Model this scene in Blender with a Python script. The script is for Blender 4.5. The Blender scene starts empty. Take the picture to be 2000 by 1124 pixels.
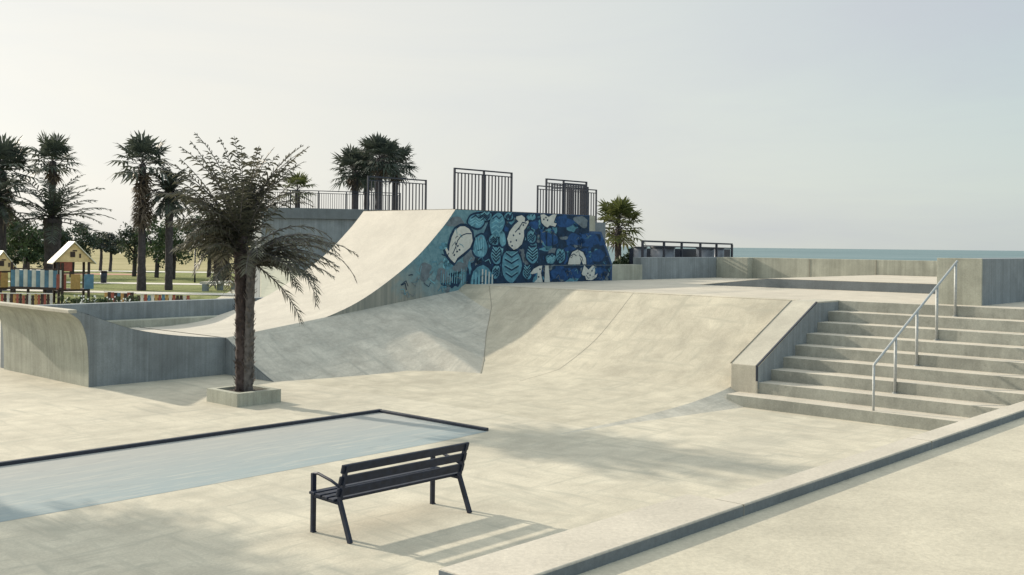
import bpy, bmesh, math, random
from mathutils import Vector, Matrix
rnd = random.Random(7)
sc = bpy.context.scene
col = sc.collection
R = math.radians
# ------------------------------------------------------------------ site grid
# the skatepark is laid out on a square grid turned from the camera: u runs up the
# stairs, v runs along them towards the foreground; O is the outer corner of the ramp
OX, OY = -8.906, 22.268
D1 = (0.67605, 0.73686); D2 = (0.73686, -0.67605)
def P(u, v, z=0.0):
    return Vector((OX+u*D1[0]+v*D2[0], OY+u*D1[1]+v*D2[1], z))
ANG = math.atan2(D1[1], D1[0])
ZP = 1.944      # height of the upper pavement
ZF = 1.43       # height of the promenade in the foreground
ZD = 4.12       # height of the ramp deck
H = 3.1         # eye height

# ------------------------------------------------------------------ materials
def newmat(name):
    m = bpy.data.materials.new(name); m.use_nodes = True
    nt = m.node_tree; b = nt.nodes['Principled BSDF']
    return m, nt, b
def N(nt, t, **kw):
    n = nt.nodes.new(t)
    for k, v in kw.items():
        if k in n.inputs: n.inputs[k].default_value = v
        else: setattr(n, k, v)
    return n
def L(nt, a, b): nt.links.new(a, b)
def mathn(nt, op, a, b=None, c=None, clamp=False):
    n = nt.nodes.new('ShaderNodeMath'); n.operation = op; n.use_clamp = clamp
    for i, x in enumerate((a, b, c)):
        if x is None: continue
        if isinstance(x, (int, float)): n.inputs[i].default_value = x
        else: nt.links.new(x, n.inputs[i])
    return n.outputs[0]
def mixc(nt, fac, a, b, mode='MIX'):
    n = nt.nodes.new('ShaderNodeMix'); n.data_type = 'RGBA'; n.blend_type = mode
    if isinstance(fac, (int, float)): n.inputs[0].default_value = fac
    else: nt.links.new(fac, n.inputs[0])
    for i, x in ((6, a), (7, b)):
        if isinstance(x, tuple): n.inputs[i].default_value = (*x[:3], 1)
        else: nt.links.new(x, n.inputs[i])
    return n.outputs[2]
def pos(nt): return nt.nodes.new('ShaderNodeNewGeometry').outputs['Position']
def mapped(nt, p, scale=(1,1,1), rot=(0,0,0), loc=(0,0,0)):
    m = nt.nodes.new('ShaderNodeMapping'); L(nt, p, m.inputs[0])
    m.inputs['Scale'].default_value = scale; m.inputs['Rotation'].default_value = rot
    m.inputs['Location'].default_value = loc
    return m.outputs[0]
def noise(nt, p, scale, detail=6, rough=.55, dist=0.0):
    n = nt.nodes.new('ShaderNodeTexNoise'); L(nt, p, n.inputs['Vector'])
    n.inputs['Scale'].default_value = scale; n.inputs['Detail'].default_value = detail
    n.inputs['Roughness'].default_value = rough; n.inputs['Distortion'].default_value = dist
    return n.outputs['Fac']
def ramp(nt, f, stops):
    n = nt.nodes.new('ShaderNodeMapRange'); L(nt, f, n.inputs[0])
    n.inputs[1].default_value, n.inputs[2].default_value, n.inputs[3].default_value, n.inputs[4].default_value = stops
    return n.outputs[0]
def bump(nt, b, h, strength, dist=.02):
    n = nt.nodes.new('ShaderNodeBump'); L(nt, h, n.inputs['Height'])
    n.inputs['Strength'].default_value = strength; n.inputs['Distance'].default_value = dist
    L(nt, n.outputs[0], b.inputs['Normal'])

def concrete(name, c, var=.16, streak=0.0, rough=.8, zs=.16, brush=0.0, stains=(), tint=(.30,.31,.27), spots=0.0, dark=0.0):
    m, nt, b = newmat(name); p = pos(nt)
    pw = mapped(nt, p, rot=(0,0,-ANG))
    big = noise(nt, p, .33, 5, .6, .6); mid = noise(nt, p, 1.9, 7, .62, .4); fine = noise(nt, p, 34, 4, .7)
    f = mathn(nt, 'ADD', mathn(nt, 'MULTIPLY', big, .45), mathn(nt, 'MULTIPLY', mid, .55))
    f = ramp(nt, f, (.38,.62,0,1))
    lo = tuple(x*(1-var) for x in c); hi = tuple(min(.9, x*(1+var*.8)) for x in c)
    colr = mixc(nt, f, lo, hi)
    g = ramp(nt, fine, (.3,.7,.86,1.10))
    gv = nt.nodes.new('ShaderNodeCombineColor')
    for i in range(3): L(nt, g, gv.inputs[i])
    colr = mixc(nt, 1.0, colr, gv.outputs[0], 'MULTIPLY')
    if brush:
        br = noise(nt, mapped(nt, pw, scale=(.9,5.5,1)), 1.1, 7, .65, .8)
        br2 = noise(nt, mapped(nt, pw, scale=(6,.8,1), loc=(3,5,0)), .8, 6, .6, .5)
        k = mathn(nt, 'MULTIPLY', ramp(nt, mathn(nt, 'MAXIMUM', br, br2), (.52,.72,0,1)), brush)
        colr = mixc(nt, k, colr, tuple(x*t*1.5 for x, t in zip(c, (.47,.49,.50))))
    if streak:
        st = noise(nt, mapped(nt, p, scale=(7,7,zs)), 1.6, 5, .6)
        st2 = noise(nt, mapped(nt, p, scale=(2.2,2.2,zs*.7)), 1.3, 4, .6)
        k = mathn(nt, 'MULTIPLY', ramp(nt, mathn(nt, 'MULTIPLY', st, st2), (.17,.38,0,1)), streak)
        colr = mixc(nt, k, colr, tuple(x*.5 for x in c))
        st3 = noise(nt, mapped(nt, p, scale=(9,9,zs*1.2), loc=(4,2,1)), 1.4, 4, .6)
        colr = mixc(nt, mathn(nt, 'MULTIPLY', ramp(nt, st3, (.56,.74,0,1)), streak*.5), colr, tuple(min(.85,x*1.5) for x in c))
    if spots:
        sp = ramp(nt, noise(nt, p, 6.5, 3, .5), (.66,.74,0,1))
        colr = mixc(nt, mathn(nt, 'MULTIPLY', sp, spots), colr, tuple(x*.55 for x in c))
    for (sx, sy, ru, rv, s) in stains:     # worn damp patches, each with its own ragged outline
        q = mapped(nt, p, loc=(-sx,-sy,0))
        mp = nt.nodes.new('ShaderNodeMapping'); L(nt, q, mp.inputs[0]); mp.inputs['Rotation'].default_value = (0,0,-ANG)
        mp2 = nt.nodes.new('ShaderNodeMapping'); L(nt, mp.outputs[0], mp2.inputs[0]); mp2.inputs['Scale'].default_value = (1/ru,1/rv,0)
        ln = nt.nodes.new('ShaderNodeVectorMath'); ln.operation = 'LENGTH'; L(nt, mp2.outputs[0], ln.inputs[0])
        d = mathn(nt, 'ADD', ln.outputs['Value'], mathn(nt, 'MULTIPLY', mathn(nt, 'SUBTRACT', noise(nt, mapped(nt, pw, scale=(.7,2.2,1)), 1.1, 6, .6), .5), 1.7))
        k = mathn(nt, 'MULTIPLY', ramp(nt, d, (1.05,.35,0,1)), s)
        colr = mixc(nt, k, colr, tint)
    L(nt, colr, b.inputs['Base Color'])
    b.inputs['Roughness'].default_value = rough
    b.inputs['Specular IOR Level'].default_value = .25
    bump(nt, b, mathn(nt, 'ADD', mid, mathn(nt, 'MULTIPLY', fine, .35)), .25, .03)
    return m

def plain(name, c, rough=.6, metal=0.0, var=.15, scale=8, spec=.4):
    m, nt, b = newmat(name); p = pos(nt)
    n = ramp(nt, noise(nt, p, scale, 5, .6), (.3,.7,0,1))
    L(nt, mixc(nt, n, tuple(x*(1-var) for x in c), tuple(min(1,x*(1+var)) for x in c)), b.inputs['Base Color'])
    b.inputs['Roughness'].default_value = rough; b.inputs['Metallic'].default_value = metal
    b.inputs['Specular IOR Level'].default_value = spec
    return m

def leafmat(name, c1, c2, trans=.25, scale=2.5):
    m, nt, b = newmat(name); p = pos(nt)
    n = ramp(nt, noise(nt, p, scale, 3, .6), (.32,.68,0,1))
    cc = mixc(nt, n, c1, c2)
    L(nt, cc, b.inputs['Base Color']); b.inputs['Roughness'].default_value = .55
    b.inputs['Specular IOR Level'].default_value = .3
    t = nt.nodes.new('ShaderNodeBsdfTranslucent'); L(nt, cc, t.inputs[0])
    mx = nt.nodes.new('ShaderNodeMixShader'); mx.inputs[0].default_value = trans
    out = nt.nodes['Material Output']
    L(nt, b.outputs[0], mx.inputs[1]); L(nt, t.outputs[0], mx.inputs[2]); L(nt, mx.outputs[0], out.inputs[0])
    return m

def uvw(u, v):
    q = P(u, v); return (q.x, q.y)
plaza_stains = [(*uvw(4.5,13.2), 1.5,.6,.25), (*uvw(-2.8,11.2), .8, .7, .22), (*uvw(1.2,9.9), .9,.3,.3), (*uvw(-1.0,4.0), 2.2,.5,.16)]
M = {}
M['plaza'] = concrete('plaza_concrete', (.48,.444,.357), .17, 0, .78, brush=.85, stains=plaza_stains, tint=(.235,.235,.205), spots=.25)
M['pave'] = concrete('foreground_concrete', (.45,.415,.33), .12, 0, .85, brush=.12, spots=.2)
M['deck'] = concrete('upper_pavement_concrete', (.48,.435,.36), .13, 0, .8, brush=.2)
M['ramp'] = concrete('polished_ramp_concrete', (.485,.45,.385), .1, 0, .6, brush=.16)
M['bank'] = concrete('bank_concrete', (.455,.435,.375), .19, .35, .7, brush=.9)
M['slope'] = concrete('slope_concrete', (.44,.405,.32), .2, 0, .7, brush=.7)
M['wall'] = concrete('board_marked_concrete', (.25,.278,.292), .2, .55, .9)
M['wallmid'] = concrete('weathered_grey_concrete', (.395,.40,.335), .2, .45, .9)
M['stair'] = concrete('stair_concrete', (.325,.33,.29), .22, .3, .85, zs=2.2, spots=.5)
M['ledge'] = concrete('ledge_concrete', (.44,.415,.345), .14, .1, .8, spots=.2)
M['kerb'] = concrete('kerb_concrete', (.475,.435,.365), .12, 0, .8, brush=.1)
M['kerbface'] = concrete('kerb_side_concrete', (.17,.19,.20), .15, .2, .9)  # dark tone stands in for shade on the kerb and slab faces
M['joint'] = plain('joint_filler', (.27,.25,.205), .9)
M['steel'] = plain('black_painted_steel', (.02,.026,.042), .45, 0, .3, 20)
M['bench'] = plain('navy_painted_slats', (.012,.018,.036), .5, 0, .35, 14, .3)
M['galv'] = plain('galvanised_steel', (.36,.38,.38), .6, .25, .15, 25)
M['drum'] = plain('dark_steel_paint', (.15,.165,.19), .42, .35, .2, 3)
M['buff'] = concrete('buff_cover_paint', (.42,.415,.33), .1, .2, .9)
M['soil'] = plain('dark_planter_soil', (.035,.028,.022), .95, 0, .4, 12)
M['bark'] = plain('palm_bark', (.060,.045,.042), .95, 0, .45, 9)
M['bark2'] = plain('grey_palm_bark', (.115,.105,.10), .95, 0, .4, 9)
M['barkfar'] = plain('dark_trunk_bark', (.06,.052,.055), .95, 0, .35, 6)
M['frond'] = leafmat('dusty_palm_leaf', (.052,.058,.042), (.12,.115,.08), .28, 3)
M['frondr'] = leafmat('drooping_palm_leaf', (.07,.075,.055), (.15,.145,.105), .3, 3)
M['dry'] = leafmat('dead_palm_leaf', (.10,.075,.055), (.20,.155,.11), .15, 2)
M['fan'] = leafmat('fan_palm_leaf', (.04,.054,.048), (.095,.11,.08), .28, 1.2)
M['fanbright'] = leafmat('bright_fan_palm_leaf', (.05,.065,.02), (.13,.145,.05), .4, 1.6)  # greener, brighter leaf tone of the two small palms
M['feather'] = leafmat('dark_feather_palm_leaf', (.042,.056,.048), (.095,.11,.08), .26, 1.2)
M['leaf'] = leafmat('dark_tree_leaf', (.032,.05,.04), (.08,.105,.06), .2, .8)
M['leaf2'] = leafmat('green_tree_leaf', (.025,.05,.028), (.085,.12,.045), .2, .9)
M['pine'] = leafmat('pine_needles', (.018,.03,.028), (.05,.065,.045), .1, .8)
M['shrub'] = leafmat('shrub_leaf', (.03,.05,.025), (.08,.11,.05), .2, 2)
M['flower'] = plain('white_petals', (.75,.75,.70), .7, 0, .1)
M['yellow'] = plain('cream_yellow_paint', (.68,.52,.28), .6, 0, .2, 2.5)
M['roofw'] = plain('pale_roof_paint', (.72,.68,.58), .6, 0, .08)
M['red'] = plain('faded_red_paint', (.30,.085,.06), .6, 0, .2)
M['bluep'] = plain('faded_blue_paint', (.095,.20,.29), .6, 0, .35, 2.5)
M['whitep'] = plain('white_board_paint', (.58,.57,.52), .6, 0, .2, 2.5)
M['ochre'] = plain('ochre_paint', (.42,.26,.09), .6, 0, .2)
M['darkw'] = plain('dark_stained_wood', (.05,.035,.03), .8, 0, .3)
M['path'] = plain('pale_path_gravel', (.55,.52,.46), .95, 0, .1, .3)
M['redpath'] = plain('red_sand', (.36,.20,.13), .95, 0, .1, .3)
M['sand'] = plain('beach_sand', (.50,.43,.31), .95, 0, .1, .1)

def ground_mat(name, a, b_, c_, s):
    m, nt, b = newmat(name); p = pos(nt)
    n1 = ramp(nt, noise(nt, p, s, 6, .65, .5), (.38,.62,0,1)); n2 = ramp(nt, noise(nt, p, s*6, 6, .7), (.35,.7,0,1))
    c = mixc(nt, n1, a, b_); c = mixc(nt, mathn(nt, 'MULTIPLY', n2, .6), c, c_)
    L(nt, c, b.inputs['Base Color']); b.inputs['Roughness'].default_value = .95
    b.inputs['Specular IOR Level'].default_value = .1
    bump(nt, b, n2, .6, .15)
    return m
M['grass'] = ground_mat('mown_grass', (.11,.14,.045), (.20,.225,.085), (.28,.27,.13), .12)
M['dryfield'] = ground_mat('dry_grass_field', (.27,.24,.12), (.38,.33,.19), (.20,.19,.09), .05)

def pad_mat():
    # floor colour: bluer at the near edge of the pad, greyer towards the rail
    m, nt, b = newmat('worn_blue_grey_floor'); p = pos(nt)
    d = nt.nodes.new('ShaderNodeVectorMath'); d.operation = 'DOT_PRODUCT'
    o = P(0, 6.73)
    sh = mapped(nt, p, loc=(-o.x, -o.y, 0)); L(nt, sh, d.inputs[0]); d.inputs[1].default_value = (D2[0], D2[1], 0)
    pw = mapped(nt, p, rot=(0,0,-ANG))
    n = noise(nt, mapped(nt, pw, scale=(.5,3,1)), 1.2, 7, .65, .6)
    k = mathn(nt, 'ADD', d.outputs['Value'], mathn(nt, 'MULTIPLY', mathn(nt, 'SUBTRACT', n, .5), 1.6))
    k = ramp(nt, k, (.3,3.0,0,1))
    fine = noise(nt, p, 30, 4, .7)
    c = mixc(nt, k, (.32,.325,.31), (.255,.305,.315))
    c = mixc(nt, mathn(nt, 'MULTIPLY', ramp(nt, fine, (.55,.8,0,1)), .25), c, (.42,.41,.37))
    s1 = noise(nt, mapped(nt, pw, scale=(.5,4.5,1), loc=(2,1,0)), 2.0, 8, .68, .9)
    c = mixc(nt, mathn(nt, 'MULTIPLY', ramp(nt, s1, (.50,.68,0,1)), .55), c, (.43,.42,.375))
    s2 = noise(nt, mapped(nt, pw, scale=(.8,3,1), loc=(7,4,0)), 1.4, 8, .7, 1.2)
    c = mixc(nt, mathn(nt, 'MULTIPLY', ramp(nt, s2, (.55,.75,0,1)), .5), c, (.20,.225,.23))
    L(nt, c, b.inputs['Base Color']); b.inputs['Roughness'].default_value = .85
    b.inputs['Specular IOR Level'].default_value = .15
    return m
M['pad'] = pad_mat()

def sea_mat():
    m, nt, b = newmat('sea_water'); p = pos(nt)
    n = noise(nt, mapped(nt, p, scale=(.004,.02,1)), 1.0, 8, .7, .5)
    n2 = noise(nt, mapped(nt, p, scale=(.05,.25,1)), 1.0, 6, .7)
    c = mixc(nt, ramp(nt, n, (.4,.6,0,1)), (.10,.158,.172), (.158,.222,.236))
    c = mixc(nt, mathn(nt, 'MULTIPLY', ramp(nt, n2, (.62,.78,0,1)), .35), c, (.30,.38,.38))
    L(nt, c, b.inputs['Base Color']); b.inputs['Roughness'].default_value = .55
    b.inputs['Specular IOR Level'].default_value = .12
    bump(nt, b, n2, .5, .4)
    return m
M['sea'] = sea_mat()

def mural_base():
    # spray paint coat: bare concrete low on the left, teal, then deep blue to the right
    m, nt, b = newmat('mural_spray_paint'); p = pos(nt)
    d = nt.nodes.new('ShaderNodeVectorMath'); d.operation = 'DOT_PRODUCT'
    sh = mapped(nt, p, loc=(-OX, -OY, 0)); L(nt, sh, d.inputs[0]); d.inputs[1].default_value = (D1[0], D1[1], 0)
    sep = nt.nodes.new('ShaderNodeSeparateXYZ'); L(nt, p, sep.inputs[0])
    n = noise(nt, p, 1.6, 7, .65, .6); n2 = noise(nt, p, 7, 5, .65, .4)
    nn = mathn(nt, 'SUBTRACT', n, .5)
    u = mathn(nt, 'ADD', d.outputs['Value'], mathn(nt, 'MULTIPLY', nn, 3.0))
    st = noise(nt, mapped(nt, p, scale=(7,7,.2)), 1.5, 5, .6)
    conc = mixc(nt, ramp(nt, st, (.4,.65,0,1)), (.20,.21,.19), (.30,.30,.26))
    teal = mixc(nt, ramp(nt, n2, (.35,.65,0,1)), (.07,.18,.23), (.15,.29,.34))
    blue = mixc(nt, ramp(nt, n2, (.35,.65,0,1)), (.014,.045,.12), (.03,.09,.22))
    c = mixc(nt, ramp(nt, u, (11.2,14.2,0,1)), teal, blue)
    # the coat fades out towards the foot of the curve
    w = mathn(nt, 'ADD', mathn(nt, 'MULTIPLY', d.outputs['Value'], .55), sep.outputs[2])
    w = mathn(nt, 'ADD', w, mathn(nt, 'MULTIPLY', nn, 3.2))
    c = mixc(nt, mathn(nt, 'MULTIPLY', ramp(nt, w, (6.4,7.9,0,1)), .92), conc, c)
    L(nt, c, b.inputs['Base Color']); b.inputs['Roughness'].default_value = .75
    b.inputs['Specular IOR Level'].default_value = .25
    return m
M['mural'] = mural_base()
def paint(name, c, v=.25):
    m, nt, b = newmat(name); p = pos(nt)
    n = ramp(nt, noise(nt, p, 5, 6, .65, .5), (.3,.7,0,1))
    L(nt, mixc(nt, n, tuple(x*(1-v) for x in c), tuple(x*(1+v) for x in c)), b.inputs['Base Color'])
    b.inputs['Roughness'].default_value = .75; b.inputs['Specular IOR Level'].default_value = .25
    return m
M['p_navy'] = paint('navy_mural_paint', (.011,.034,.072), .45)
M['p_teal'] = paint('teal_mural_paint', (.085,.225,.30), .4)
M['p_lteal'] = paint('pale_teal_mural_paint', (.16,.36,.43), .3)
M['p_white'] = paint('white_mural_paint', (.52,.53,.49), .15)
M['p_blue'] = paint('royal_blue_mural_paint', (.016,.062,.17), .5)
M['p_grey'] = paint('grey_mural_paint', (.13,.165,.19), .35)

# ------------------------------------------------------------------ mesh helpers
class MB:
    def __init__(s): s.v = []; s.f = []; s.m = []; s.cur = 0; s.smooth = []
    def face(s, pts, smooth=False):
        i = len(s.v); s.v.extend(Vector(p) for p in pts); s.f.append(tuple(range(i, i+len(pts)))); s.m.append(s.cur); s.smooth.append(smooth)
    def grid(s, rows, smooth=True, closed=False):
        i0 = len(s.v); n = len(rows[0])
        for r in rows: s.v.extend(Vector(p) for p in r)
        for a in range(len(rows)-1):
            for b in range(n if closed else n-1):
                c = (b+1) % n
                s.f.append((i0+a*n+b, i0+a*n+c, i0+(a+1)*n+c, i0+(a+1)*n+b)); s.m.append(s.cur); s.smooth.append(smooth)
    def prism(s, lo, hi):
        n = len(lo); i = len(s.v); s.v.extend(Vector(p) for p in lo); s.v.extend(Vector(p) for p in hi)
        fs = [tuple(range(i+n-1, i-1, -1)), tuple(range(i+n, i+2*n))]
        for k in range(n): fs.append((i+k, i+(k+1) % n, i+n+(k+1) % n, i+n+k))
        for f in fs: s.f.append(f); s.m.append(s.cur); s.smooth.append(False)
    def boxuv(s, u0, u1, v0, v1, z0, z1):
        q = [(u0,v0),(u1,v0),(u1,v1),(u0,v1)]
        s.prism([P(a,b,z0) for a,b in q], [P(a,b,z1) for a,b in q])
    def box(s, c, sx, sy, sz, rz=0.0):
        ca, sa = math.cos(rz), math.sin(rz)
        q = [(-sx/2,-sy/2),(sx/2,-sy/2),(sx/2,sy/2),(-sx/2,sy/2)]
        pts = [(c[0]+x*ca-y*sa, c[1]+x*sa+y*ca) for x,y in q]
        s.prism([(x,y,c[2]) for x,y in pts], [(x,y,c[2]+sz) for x,y in pts])
    def bar(s, a, b, w, h, up=(0,0,1)):
        a, b = Vector(a), Vector(b); d = (b-a).normalized(); up = Vector(up)
        x = d.cross(up)
        if x.length < 1e-4: x = d.cross(Vector((D1[0],D1[1],0)))
        x.normalize(); y = x.cross(d).normalized()
        off = [(-w/2,-h/2),(w/2,-h/2),(w/2,h/2),(-w/2,h/2)]
        s.prism([a+x*i+y*j for i,j in off], [b+x*i+y*j for i,j in off])
    def tube(s, pts, rad, n=8, cap=True):
        pts = [Vector(p) for p in pts]
        if not isinstance(rad, (list, tuple)): rad = [rad]*len(pts)
        rows = []
        ref = Vector((.31,.17,.93))
        for i, p in enumerate(pts):
            d = (pts[min(i+1,len(pts)-1)]-pts[max(i-1,0)]).normalized()
            x = d.cross(ref)
            if x.length < .1: x = d.cross(Vector((1,0,0)))
            x.normalize(); y = d.cross(x)
            rows.append([p+(x*math.cos(t)+y*math.sin(t))*rad[i] for t in [2*math.pi*k/n for k in range(n)]])
        s.grid(rows, True, True)
        if cap: s.face(rows[0][::-1]); s.face(rows[-1])
    def build(s, name, mats, parent=None, loc=None, bevel=0.0, flip=True):
        if not isinstance(mats, (list, tuple)): mats = [mats]
        if loc is None:
            if parent is not None:
                r_ = parent
                while '_o' not in r_: r_ = r_.parent
                loc = r_['_o']
            else:
                xs = [v.x for v in s.v]; ys = [v.y for v in s.v]; zs = [v.z for v in s.v]
                loc = ((min(xs)+max(xs))/2, (min(ys)+max(ys))/2, min(zs))
        loc = Vector(loc)
        me = bpy.data.meshes.new(name)
        me.from_pydata([v-loc for v in s.v], [], s.f)
        for m in mats: me.materials.append(m)
        me.polygons.foreach_set('material_index', s.m)
        me.polygons.foreach_set('use_smooth', s.smooth)
        me.update()
        if bevel or flip:
            bm = bmesh.new(); bm.from_mesh(me)
            if flip:
                bmesh.ops.remove_doubles(bm, verts=bm.verts, dist=1e-5)
                bmesh.ops.recalc_face_normals(bm, faces=bm.faces)
            if bevel:
                es = [e for e in bm.edges if len(e.link_faces) == 2 and e.calc_face_angle(0) > .6]
                bmesh.ops.bevel(bm, geom=es, offset=bevel, segments=2, profile=.5, affect='EDGES')
            bm.to_mesh(me); bm.free()
        o = bpy.data.objects.new(name, me); col.objects.link(o)
        if parent is not None:
            o.parent = parent
        else:
            o.location = loc
        return o
def tag(o, label=None, cat=None, group=None, kind=None):
    if label: o['label'] = label
    if cat: o['category'] = cat
    if group: o['group'] = group
    if kind: o['kind'] = kind
    return o
def thing(name, label, cat, loc, group=None):
    o = bpy.data.objects.new(name, None); col.objects.link(o); o.location = loc
    o.empty_display_size = .3; o['_o'] = tuple(loc)
    return tag(o, label, cat, group)
def copy_tree(o, parent=None):
    c = o.copy(); col.objects.link(c)
    if parent is not None: c.parent = parent
    for ch in list(o.children): copy_tree(ch, c)
    return c
def lerp(tab, x):
    if x <= tab[0][0]: return tab[0][1]
    for a, b in zip(tab, tab[1:]):
        if x <= b[0]: return a[1]+(b[1]-a[1])*(x-a[0])/(b[0]-a[0])
    return tab[-1][1]
def smooth(tab, n=12):     # Catmull-Rom through a table of (x, y)
    out = []
    for i in range(len(tab)-1):
        p0 = tab[max(i-1,0)]; p1 = tab[i]; p2 = tab[i+1]; p3 = tab[min(i+2,len(tab)-1)]
        for k in range(n):
            t = k/n
            out.append(tuple(.5*(2*p1[j]+(p2[j]-p0[j])*t+(2*p0[j]-5*p1[j]+4*p2[j]-p3[j])*t*t+(3*p1[j]-p0[j]-3*p2[j]+p3[j])*t**3) for j in (0,1)))
    out.append(tab[-1]); return out

# ------------------------------------------------------------------ the ground
b = MB()
def poly(pts, z): b.face([P(u,v,z) for u,v in pts])
poly([(-60,18.2),(-60,-40),(30,-40),(30,18.2)], 0.0)
tag(b.build('plaza_pavement', M['plaza']), kind='structure')
b = MB(); b.face([P(-6.76,18.2,ZF),P(-6.76,60,ZF),P(60,60,ZF),P(60,18.2,ZF)])
tag(b.build('foreground_pavement', M['pave']), kind='structure')
b = MB(); b.face([(-14,46,.004),(-130,46,.004),(-420,330,.004),(-66,330,.004)])
tag(b.build('park_grass', M['grass']), kind='structure')
b = MB(); b.face([(-22,112,.012),(-175,112,.012),(-1600,1500,.012),(-300,1500,.012)])
tag(b.build('dry_field', M['dryfield']), kind='structure')
for i, (pts, mt) in enumerate([([(-17,75),(-70,79),(-70,81.5),(-17,77.5)],'path'), ([(-20,104),(-90,108),(-90,112),(-20,108)],'path'),
                               ([(-34,95),(-42,95),(-42,99),(-34,99)],'redpath'), ([(-12,60),(-34,64),(-34,66),(-12,62.5)],'path')]):
    b = MB(); b.face([(x,y,.020+.004*i) for x,y in pts]); tag(b.build('park_path', M[mt]), kind='structure')
b = MB(); b.face([(-40000,-3000,-1.6),(40000,-3000,-1.6),(40000,60000,-1.6),(-40000,60000,-1.6)])
tag(b.build('sea', M['sea']), kind='structure')
b = MB(); b.face([P(18,-7,1.60),P(18,60,1.60),P(40,60,1.55),P(40,-7,1.55)])
tag(b.build('beach_promenade', M['sand']), kind='structure')
b = MB(); q_ = [(11.12,-.05),(40,-.05),(40,18.03),(11.86,18.03),(11.86,10.8),(11.12,10.8)]
b.prism([P(u,v,1.2) for u,v in q_], [P(u,v,ZP) for u,v in q_])
tag(b.build('upper_pavement', M['deck']), kind='structure')

# ------------------------------------------------------------------ promenade edge: kerb on a retaining wall
t = thing('kerb', 'long low concrete kerb running along the foreground pavement to the stairs', 'kerb', P(4,18.1,0))
b = MB(); b.prism([P(u,v,z) for u,v,z in []] or [P(u,v,-.02) for u,v in [(-6.78,17.84),(-4.56,17.84),(-4.56,18.04),(26,18.04),(26,18.25),(-6.78,18.25)]],
                  [P(u,v,1.5) for u,v in [(-6.78,17.84),(-4.56,17.84),(-4.56,18.04),(26,18.04),(26,18.25),(-6.78,18.25)]])
b.build('kerb_wall', M['kerb'], t, bevel=.008)
b = MB(); b.boxuv(-6.77,26,18.248,18.254,1.40,1.488); b.build('kerb_face', M['kerbface'], t)  # dark skin paints shade onto the side facing the pavement
b = MB(); b.boxuv(-6.786,-6.778,17.845,18.25,1.0,1.492); b.build('end_face', M['kerbface'], t)  # dark skin paints shade onto the near end
for u in (-4.56,-1.5,1.5,4.5):
    b = MB(); b.boxuv(u-.003,u+.003,18.045,18.256,1.42,1.5012); b.build('joint_line', M['joint'], t)

# ------------------------------------------------------------------ blue-grey pad with black rail
t = thing('blue_grey_pad', 'flat pale blue grey pad edged by a black rail behind the bench', 'skate pad', P(-5,8,0))
b = MB(); b.face([P(-22,6.75,.002),P(2.28,6.75,.002),P(2.28,9.50,.002),P(1.0,9.62,.002),P(-3,9.70,.002),P(-22,9.64,.002)]); b.build('pad_surface', M['pad'], t)
b = MB(); b.boxuv(-22,2.33,6.68,6.76,-.01,.055); b.build('edge_rail', M['steel'], t, bevel=.01)
b = MB(); b.boxuv(2.26,2.34,6.765,9.46,-.01,.05); b.build('edge_rail', M['steel'], t, bevel=.01)

# ------------------------------------------------------------------ the big concrete ramp with its mural wall
prof = smooth([(-.30,1.635),(.0,1.53),(.52,1.335),(1.11,1.15),(2.09,.975),(3.28,.865),(4.27,.872),(5.47,1.03),(7.25,1.575),(9.03,2.565),(10.17,3.50),(10.77,4.115)], 8)
W = 4.1
t = thing('skate_ramp', 'tall pale concrete quarter pipe with a blue mural along its near wall', 'skate ramp', P(5,-2,0))
ramp_t = t
def zsurf(u, v):
    z = lerp(prof, u)
    if v < -.15 and u < 3.3: z = .866
    return z
us = [p[0] for p in prof if p[0] >= 3.2]
vs = [-4.1*k/14 for k in range(15)]
b = MB(); b.grid([[P(u,v,lerp(prof,u)) for u in us] for v in vs])
b.face([P(.06,-.13,.866),P(3.2,-.13,.866),P(3.2,-4.44,.866),P(.06,-4.44,.866)])
b.build('riding_surface', M['ramp'], t, flip=True)
rim = [p for p in prof if -.3 <= p[0] <= 3.3]
b = MB(); b.grid([[P(u,v,z) for u,z in rim] for v in (0,-.13)]); rim2 = [p for p in rim if p[0] >= .06]
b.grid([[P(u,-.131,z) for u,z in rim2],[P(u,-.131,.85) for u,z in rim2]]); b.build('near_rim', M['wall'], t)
b = MB(); b.face([P(.06,-.13,.8),P(.06,-4.45,.8),P(.06,-4.45,1.60),P(.06,-.13,1.53)]); b.face([P(.06,-.13,1.53),P(.06,-4.45,1.60),P(-.3,-4.45,1.60),P(-.3,-.13,1.63)]); b.build('inner_end_wall', M['wall'], t)
bott = [(2.9,-.02),(3.3,.80),(4.27,.86),(5.47,.98),(7.6,1.25),(10.4,1.60),(12.3,1.80),(12.31,1.90),(18.2,1.90)]
def zb(u): return -.02 if u < 3.3 else (.80 if u < 3.4 else lerp(bott, u))
b = MB()   # near side wall under the curve
for i in range(len(prof)-1):
    (ua,za),(ub_,zb_) = prof[i], prof[i+1]
    if ub_ < 0: continue
    if ua < 0: continue
    b.face([P(ua,0,-.02),P(ub_,0,-.02),P(ub_,0,zb_-.004),P(ua,0,za-.004)])
sw = b.build('side_wall', M['wall'], t)
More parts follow.
